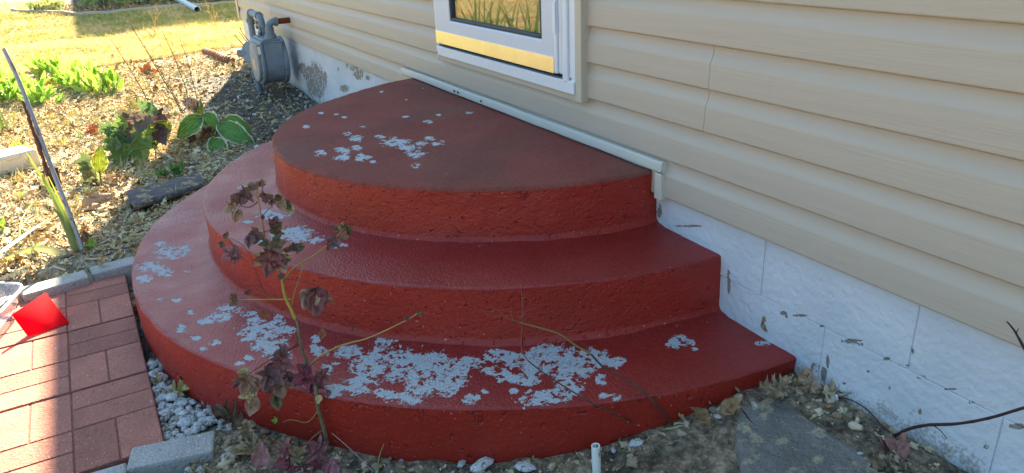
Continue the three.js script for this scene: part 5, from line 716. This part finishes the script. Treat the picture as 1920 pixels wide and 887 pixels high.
  for (let k = 0; k < 14; k++) { const u = k / 14, p = hc.getPointAt(u), tg = hc.getTangentAt(u), m = mesh('ring', new THREE.CylinderGeometry(0.038, 0.038, 0.022, 16).scale(1, 1, 1), std({ color: k % 2 ? S('#7b5642') : S('#8f6a52'), roughness: 0.8 }), ho); m.position.copy(p.sub(hs)); m.quaternion.setFromUnitVectors(V(0, 1, 0), tg); const f = mesh('ring', new THREE.CylinderGeometry(0.027, 0.027, 0.05, 14), m.material, ho); f.position.copy(hc.getPointAt(Math.min(1, u + 0.035)).sub(hs)); f.quaternion.copy(m.quaternion); }
  // white pipe stub in the foreground
  const ptop = onY(1117, 836, 0.115), lab = tex(128, 256, (u, v, k) => { const s = vf(u, v, 24, 40, 3, 8), dd = vf(u, v, 10, 26, 3, 40); k[0] = 226; k[1] = 224; k[2] = 214; if (s > 0.7 && dd > 0.45) k[0] = k[1] = k[2] = 60; if (dd > 0.72) { k[0] = 150; k[1] = 140; k[2] = 120; } }, true);
  const stub = tag(mesh('plastic_pipe', new THREE.LatheGeometry([[0.0098, -0.2], [0.0098, 0], [0.0093, 0.001], [0.0078, 0.001], [0.0074, 0], [0.0074, -0.1], [0, -0.1]].map((a) => new THREE.Vector2(...a)), 28), std({ map: lab, roughness: 0.45, side: THREE.DoubleSide })), 'short white plastic pipe standing upright in the dirt at the bottom edge', 'pipe'); stub.position.copy(ptop); stub.rotation.set(0.02, 1.2, 0.02);
  // white drain pipe in the far shade
  const e0 = onY(370, 18, 0.09), e1 = onY(318, -10, 0.12), ax = e1.clone().sub(e0), fl = ax.length(), pv = tag(mesh('drain_pipe', new THREE.LatheGeometry([[0.046, 0], [0.052, 0], [0.054, 0.01], [0.052, 0.02], [0.052, fl + 1], [0.046, fl + 1], [0.046, 0]].map((a) => new THREE.Vector2(...a)), 28), std({ color: S('#c9ccc6'), roughness: 0.5, side: THREE.DoubleSide })), 'white round drain pipe with an open end lying in the far shade', 'pipe'); pv.position.copy(e0); pv.quaternion.setFromUnitVectors(V(0, 1, 0), ax.normalize());
}

// ------------------------------------------------------------------ plastic things on the path
{
  const rm = phys({ color: C(1, 0.002, 0.02), roughness: 0.7, transmission: 0.6, thickness: 0, specularIntensity: 0.1, side: THREE.DoubleSide });
  const a = onY(52, 630, 0.014), b = onY(130, 605, 0.014), c = onY(22, 590, 0.085), d = onY(85, 548, 0.085), o = thing('red_plastic_sheet', 'glowing red translucent plastic panel propped up on the brick path', 'plastic panel', a.toArray());
  const at = (u, v) => a.clone().lerp(b, u).lerp(c.clone().lerp(d, u), v).sub(a), n = b.clone().sub(a).cross(c.clone().sub(a)).normalize();
  const face = (k) => grid(12, 12, (u, v) => at(u, v).addScaledVector(n, k + 0.006 * Math.sin(u * 3) * (1 - v)).toArray());
  mesh('panel', face(0), rm, o);
  mesh('folded_lip', merge([grid(12, 2, (u, v) => at(u, 0).addScaledVector(n, -0.012 * v).toArray()), grid(12, 2, (u, v) => at(1, u).addScaledVector(n, -0.02 * v).toArray()), grid(12, 2, (u, v) => at(0, u).addScaledVector(n, -0.012 * v).toArray())]), rm, o);
  const pm = phys({ color: C(0.94, 0.95, 1), roughness: 0.12, transmission: 0.85, thickness: 0, ior: 1.5, side: THREE.DoubleSide }), wm = phys({ color: C(0.85, 0.86, 0.92), roughness: 0.25, transmission: 0.25, thickness: 0, side: THREE.DoubleSide });
  const K = onY(44, 533, 0.085), t = thing('plastic_tray', 'clear plastic food tray with a white rim at the left edge of the path', 'tray', [K.x, 0.008, K.z]);
  const e1 = onY(0, 581, 0.085).sub(K).normalize(), e2 = onY(-40, 528, 0.085).sub(K).normalize(), L1 = 0.24, L2 = 0.19, H = 0.075;
  const pt = (u, v, s) => { const k = (1 - s) * 0.18; return e1.clone().multiplyScalar(L1 * lerp(k, 1 - k, u)).addScaledVector(e2, L2 * lerp(k, 1 - k, v)); };
  const loop = [[0, 0], [0.5, 0], [1, 0], [1, 0.5], [1, 1], [0.5, 1], [0, 1], [0, 0.5]];
  const round = (s, y, r = 0) => { const pts = []; for (let i = 0; i < 48; i++) { const ang = i / 48 * Math.PI * 2, cx = Math.cos(ang), sy = Math.sin(ang), m = Math.pow(Math.pow(Math.abs(cx), 7) + Math.pow(Math.abs(sy), 7), -1 / 7); const p = pt(0.5 + (0.5 + r) * cx * m, 0.5 + (0.5 + r) * sy * m, s); pts.push([p.x, y, p.z]); } return pts; };
  const R0 = round(0, 0.004), R1 = round(0.75, H * 0.8), R2 = round(1, H), ringG = (list) => grid(48, list.length - 1, (u, v, i, j) => { const p = list[j][i % 48], rib = 0; return p; });
  mesh('wall', ringG([R0, round(0.1, 0.002), round(0.45, H * 0.45), R1, R2].map((q, k) => q.map((p, i) => [p[0], p[1], p[2]]))), pm, t);
  const fl0 = pt(0.5, 0.5, 0); mesh('floor', grid(48, 1, (u, v, i, j) => (j ? [fl0.x, 0.004, fl0.z] : R0[i % 48])), pm, t);
  mesh('rim', ringG([round(1, H), round(1, H + 0.004, 0.01), round(1, H + 0.003, 0.035), round(1, H - 0.006, 0.04)]), wm, t);
}

// ------------------------------------------------------------------ beyond the bed: edgings, shaded border, the house next door
{
  const strip = (name, label, pts, h, col, w = 0.025) => { const c = new THREE.CatmullRomCurve3(pts), n = 60, b = pts[0]; const g = grid(n, 3, (u, v, i, j) => { const p = c.getPointAt(u), t = c.getTangentAt(u), s = V(-t.z, 0, t.x).normalize(), k = [[-1, 0], [-1, 1], [1, 1], [1, 0]][3 - j]; return p.addScaledVector(s, k[0] * w / 2).setY(gh(p.x, p.z) + (k[1] ? h * (1 + 0.15 * n2(u * 9, 2)) : -0.05)).toArray(); }); return tag(mesh(name, g, std({ color: col, roughness: 0.9, side: THREE.DoubleSide })), label, 'edging'); };
  strip('bed_edging', 'low pale edging strip between lawn and garden bed', [V(-6.15, 0, 1.9), V(-6.33, 0, 1.18), V(-6.55, 0, 0.7), V(-6.66, 0, 0.25), V(-6.64, 0, -0.3)], 0.018, S('#b9a98c'));
  strip('border_edging', 'pale curved edging of the shaded border at the far end of the lawn', [V(-15.5, 0, 2.5), V(-14.4, 0, 2.05), V(-13.9, 0, 1.75), V(-13.1, 0, 1.45), V(-12.6, 0, 0.7), V(-12.3, 0, -0.6), V(-12.1, 0, -2.2)], 0.05, S('#a99c88'), 0.05);
  const r = rng(60), shapes = [0, 1, 2].map((k) => leaf(k === 1 ? MAPLE : OVAL, { fold: 0.4, curl: 0.6, width: k ? 1 : 0.6, c0: [C(0.16, 0.3, 0.05), C(0.3, 0.32, 0.1), C(0.1, 0.2, 0.05)][k], c1: [C(0.26, 0.42, 0.08), C(0.42, 0.42, 0.18), C(0.16, 0.26, 0.06)][k] }));
  const bush = (x, z, w, h, n, label, cat, k) => { const t = thing('border_plant', label, cat, [x, gh(x, z), z]), L = []; const dm = new THREE.Matrix4(), q = new THREE.Quaternion(), e = new THREE.Euler(); for (let i = 0; i < n; i++) { const a = r() * 6.28, rr = w * Math.sqrt(r()), y = h * Math.pow(r(), 0.8) * (1 - 0.5 * rr / w), s = 0.05 + 0.07 * r(); e.set(-0.6 + (r() - 0.5) * 1.8, r() * 6.28, (r() - 0.5)); L.push(shapes[(k + (r() < 0.25 ? 1 : 0)) % 3].clone().applyMatrix4(dm.compose(V(Math.cos(a) * rr, y, Math.sin(a) * rr), q.setFromEuler(e), V(s, s, s)))); } mesh('foliage', merge(L), leafT, t); const st = []; for (let i = 0; i < 7; i++) { const a = r() * 6.28; st.push(tube([V(0, -0.02, 0), V(Math.cos(a) * w * 0.3, h * 0.4, Math.sin(a) * w * 0.3), V(Math.cos(a) * w * 0.7, h * 0.8, Math.sin(a) * w * 0.7)], 0.008, 0.004, 5, 3)); } mesh('stems', merge(st), stalkM, t); };
  bush(-14.6, 0.9, 0.45, 0.5, 170, 'leafy green plant in the shaded border at the top of the photo, leftmost', 'shrub', 0);
  bush(-14.0, 0.35, 0.4, 0.35, 150, 'pale lobed plant in the shaded border right of the leftmost green one', 'shrub', 1);
  bush(-14.9, -0.35, 0.55, 0.55, 190, 'dark green shrub in the shaded border left of the drain pipe', 'shrub', 2);
  bush(-13.3, -1.0, 0.4, 0.4, 140, 'dark leafy plant in the shaded border right of the drain pipe', 'shrub', 2);
  bush(-12.9, -1.75, 0.45, 0.5, 150, 'green shrub in the shaded border next to the house corner', 'shrub', 0);
  bush(-14.6, 1.9, 0.3, 0.2, 90, 'sunlit yellow green plant at the left end of the border', 'shrub', 1);
  const leafs = inst('border_litter', shapes[0], leafM, 1500, (i, p, e, s, c) => { const x = -13 - r() * 3, z = -2.5 + r() * 4.6, k = 0.04 + 0.05 * r(); p.set(x, gh(x, z) + 0.01, z); e.set(-1.57 + (r() - 0.5), (r() - 0.5), r() * 6.28); s.set(k, k, k); c.setRGB(1.6 + r(), 0.55 + 0.4 * r(), 0.9); }, 'fallen leaves covering the shaded border', 'leaf litter');
  const nb = thing('neighbour_house', 'neighbouring house whose shadow falls on the far lawn', 'house', [-15.88, 0, -0.88]);
  mesh('wall', new THREE.BoxGeometry(8, 4.1, 9).translate(-4.12, 1.95, -4.62), std({ color: S('#c9c2b4'), roughness: 0.8 }), nb);
  const hip = new THREE.BufferGeometry(); const hv = [[0, 4.08, 0], [-8.24, 4.08, 0], [-8.24, 4.08, -9.24], [0, 4.08, -9.24], [0, 4.2, 0], [-8.24, 4.2, 0], [-8.24, 4.2, -9.24], [0, 4.2, -9.24], [-4.12, 5.5, -4], [-4.12, 5.5, -5.3]], hi = [0, 1, 5, 0, 5, 4, 1, 2, 6, 1, 6, 5, 2, 3, 7, 2, 7, 6, 3, 0, 4, 3, 4, 7, 4, 5, 8, 5, 6, 9, 5, 9, 8, 6, 7, 9, 7, 4, 8, 7, 8, 9, 0, 2, 1, 0, 3, 2]; hip.setAttribute('position', new THREE.Float32BufferAttribute(hi.flatMap((i) => hv[i]), 3)); hip.setAttribute('uv', new THREE.Float32BufferAttribute(hi.flatMap((i) => [hv[i][0], hv[i][2]]), 2)); hip.computeVertexNormals();
  mesh('roof', hip, std({ color: S('#4d4743'), roughness: 0.95 }), nb);
  for (const z of [-2, -5, -7.4]) { const w = mesh('window', rb2(0.0 - 0.13, 0.0 - 0.09, 1.2, 2.5, z - 0.5, z + 0.5, 0.01), std({ color: S('#eceae4'), roughness: 0.5 }), nb); mesh('pane', rb2(-0.1, -0.082, 1.27, 2.43, z - 0.43, z + 0.43, 0.002), std({ color: S('#20262b'), roughness: 0.1 }), w); }
  // tall blades in the yard, mirrored by the glass of the storm door
  const blades = (x, z, n, h, label) => { const t = thing('tall_grass', label, 'grass', [x, gh(x, z), z]); const L = []; for (let k = 0; k < n; k++) { const a = r() * 6.28, b = 0.2 + r() * 0.4, hh = h * (0.6 + 0.5 * r()), w = 0.011 + 0.012 * r(), ox = (r() - 0.5) * 0.5, oz = (r() - 0.5) * 0.5; L.push(grid(2, 8, (u, v) => { const q = b * v * v * 0.6, ww = w * (1 - v) * (u - 0.5) * 2; return [ox + Math.cos(a) * q - Math.sin(a) * ww, hh * v * (1 - 0.2 * v), oz + Math.sin(a) * q + Math.cos(a) * ww]; })); } mesh('blades', merge(L), phys({ color: C(0.16, 0.26, 0.06), roughness: 0.8, transmission: 0.2, thickness: 0, side: THREE.DoubleSide }), t); };
  blades(-3.6, 2.2, 30, 0.85, 'tall green grass blades in the yard, mirrored in the right half of the door glass');
  blades(-4.5, 2.35, 26, 0.85, 'tall green grass blades in the yard, mirrored in the left half of the door glass');
}
renderer.render(scene, camera);
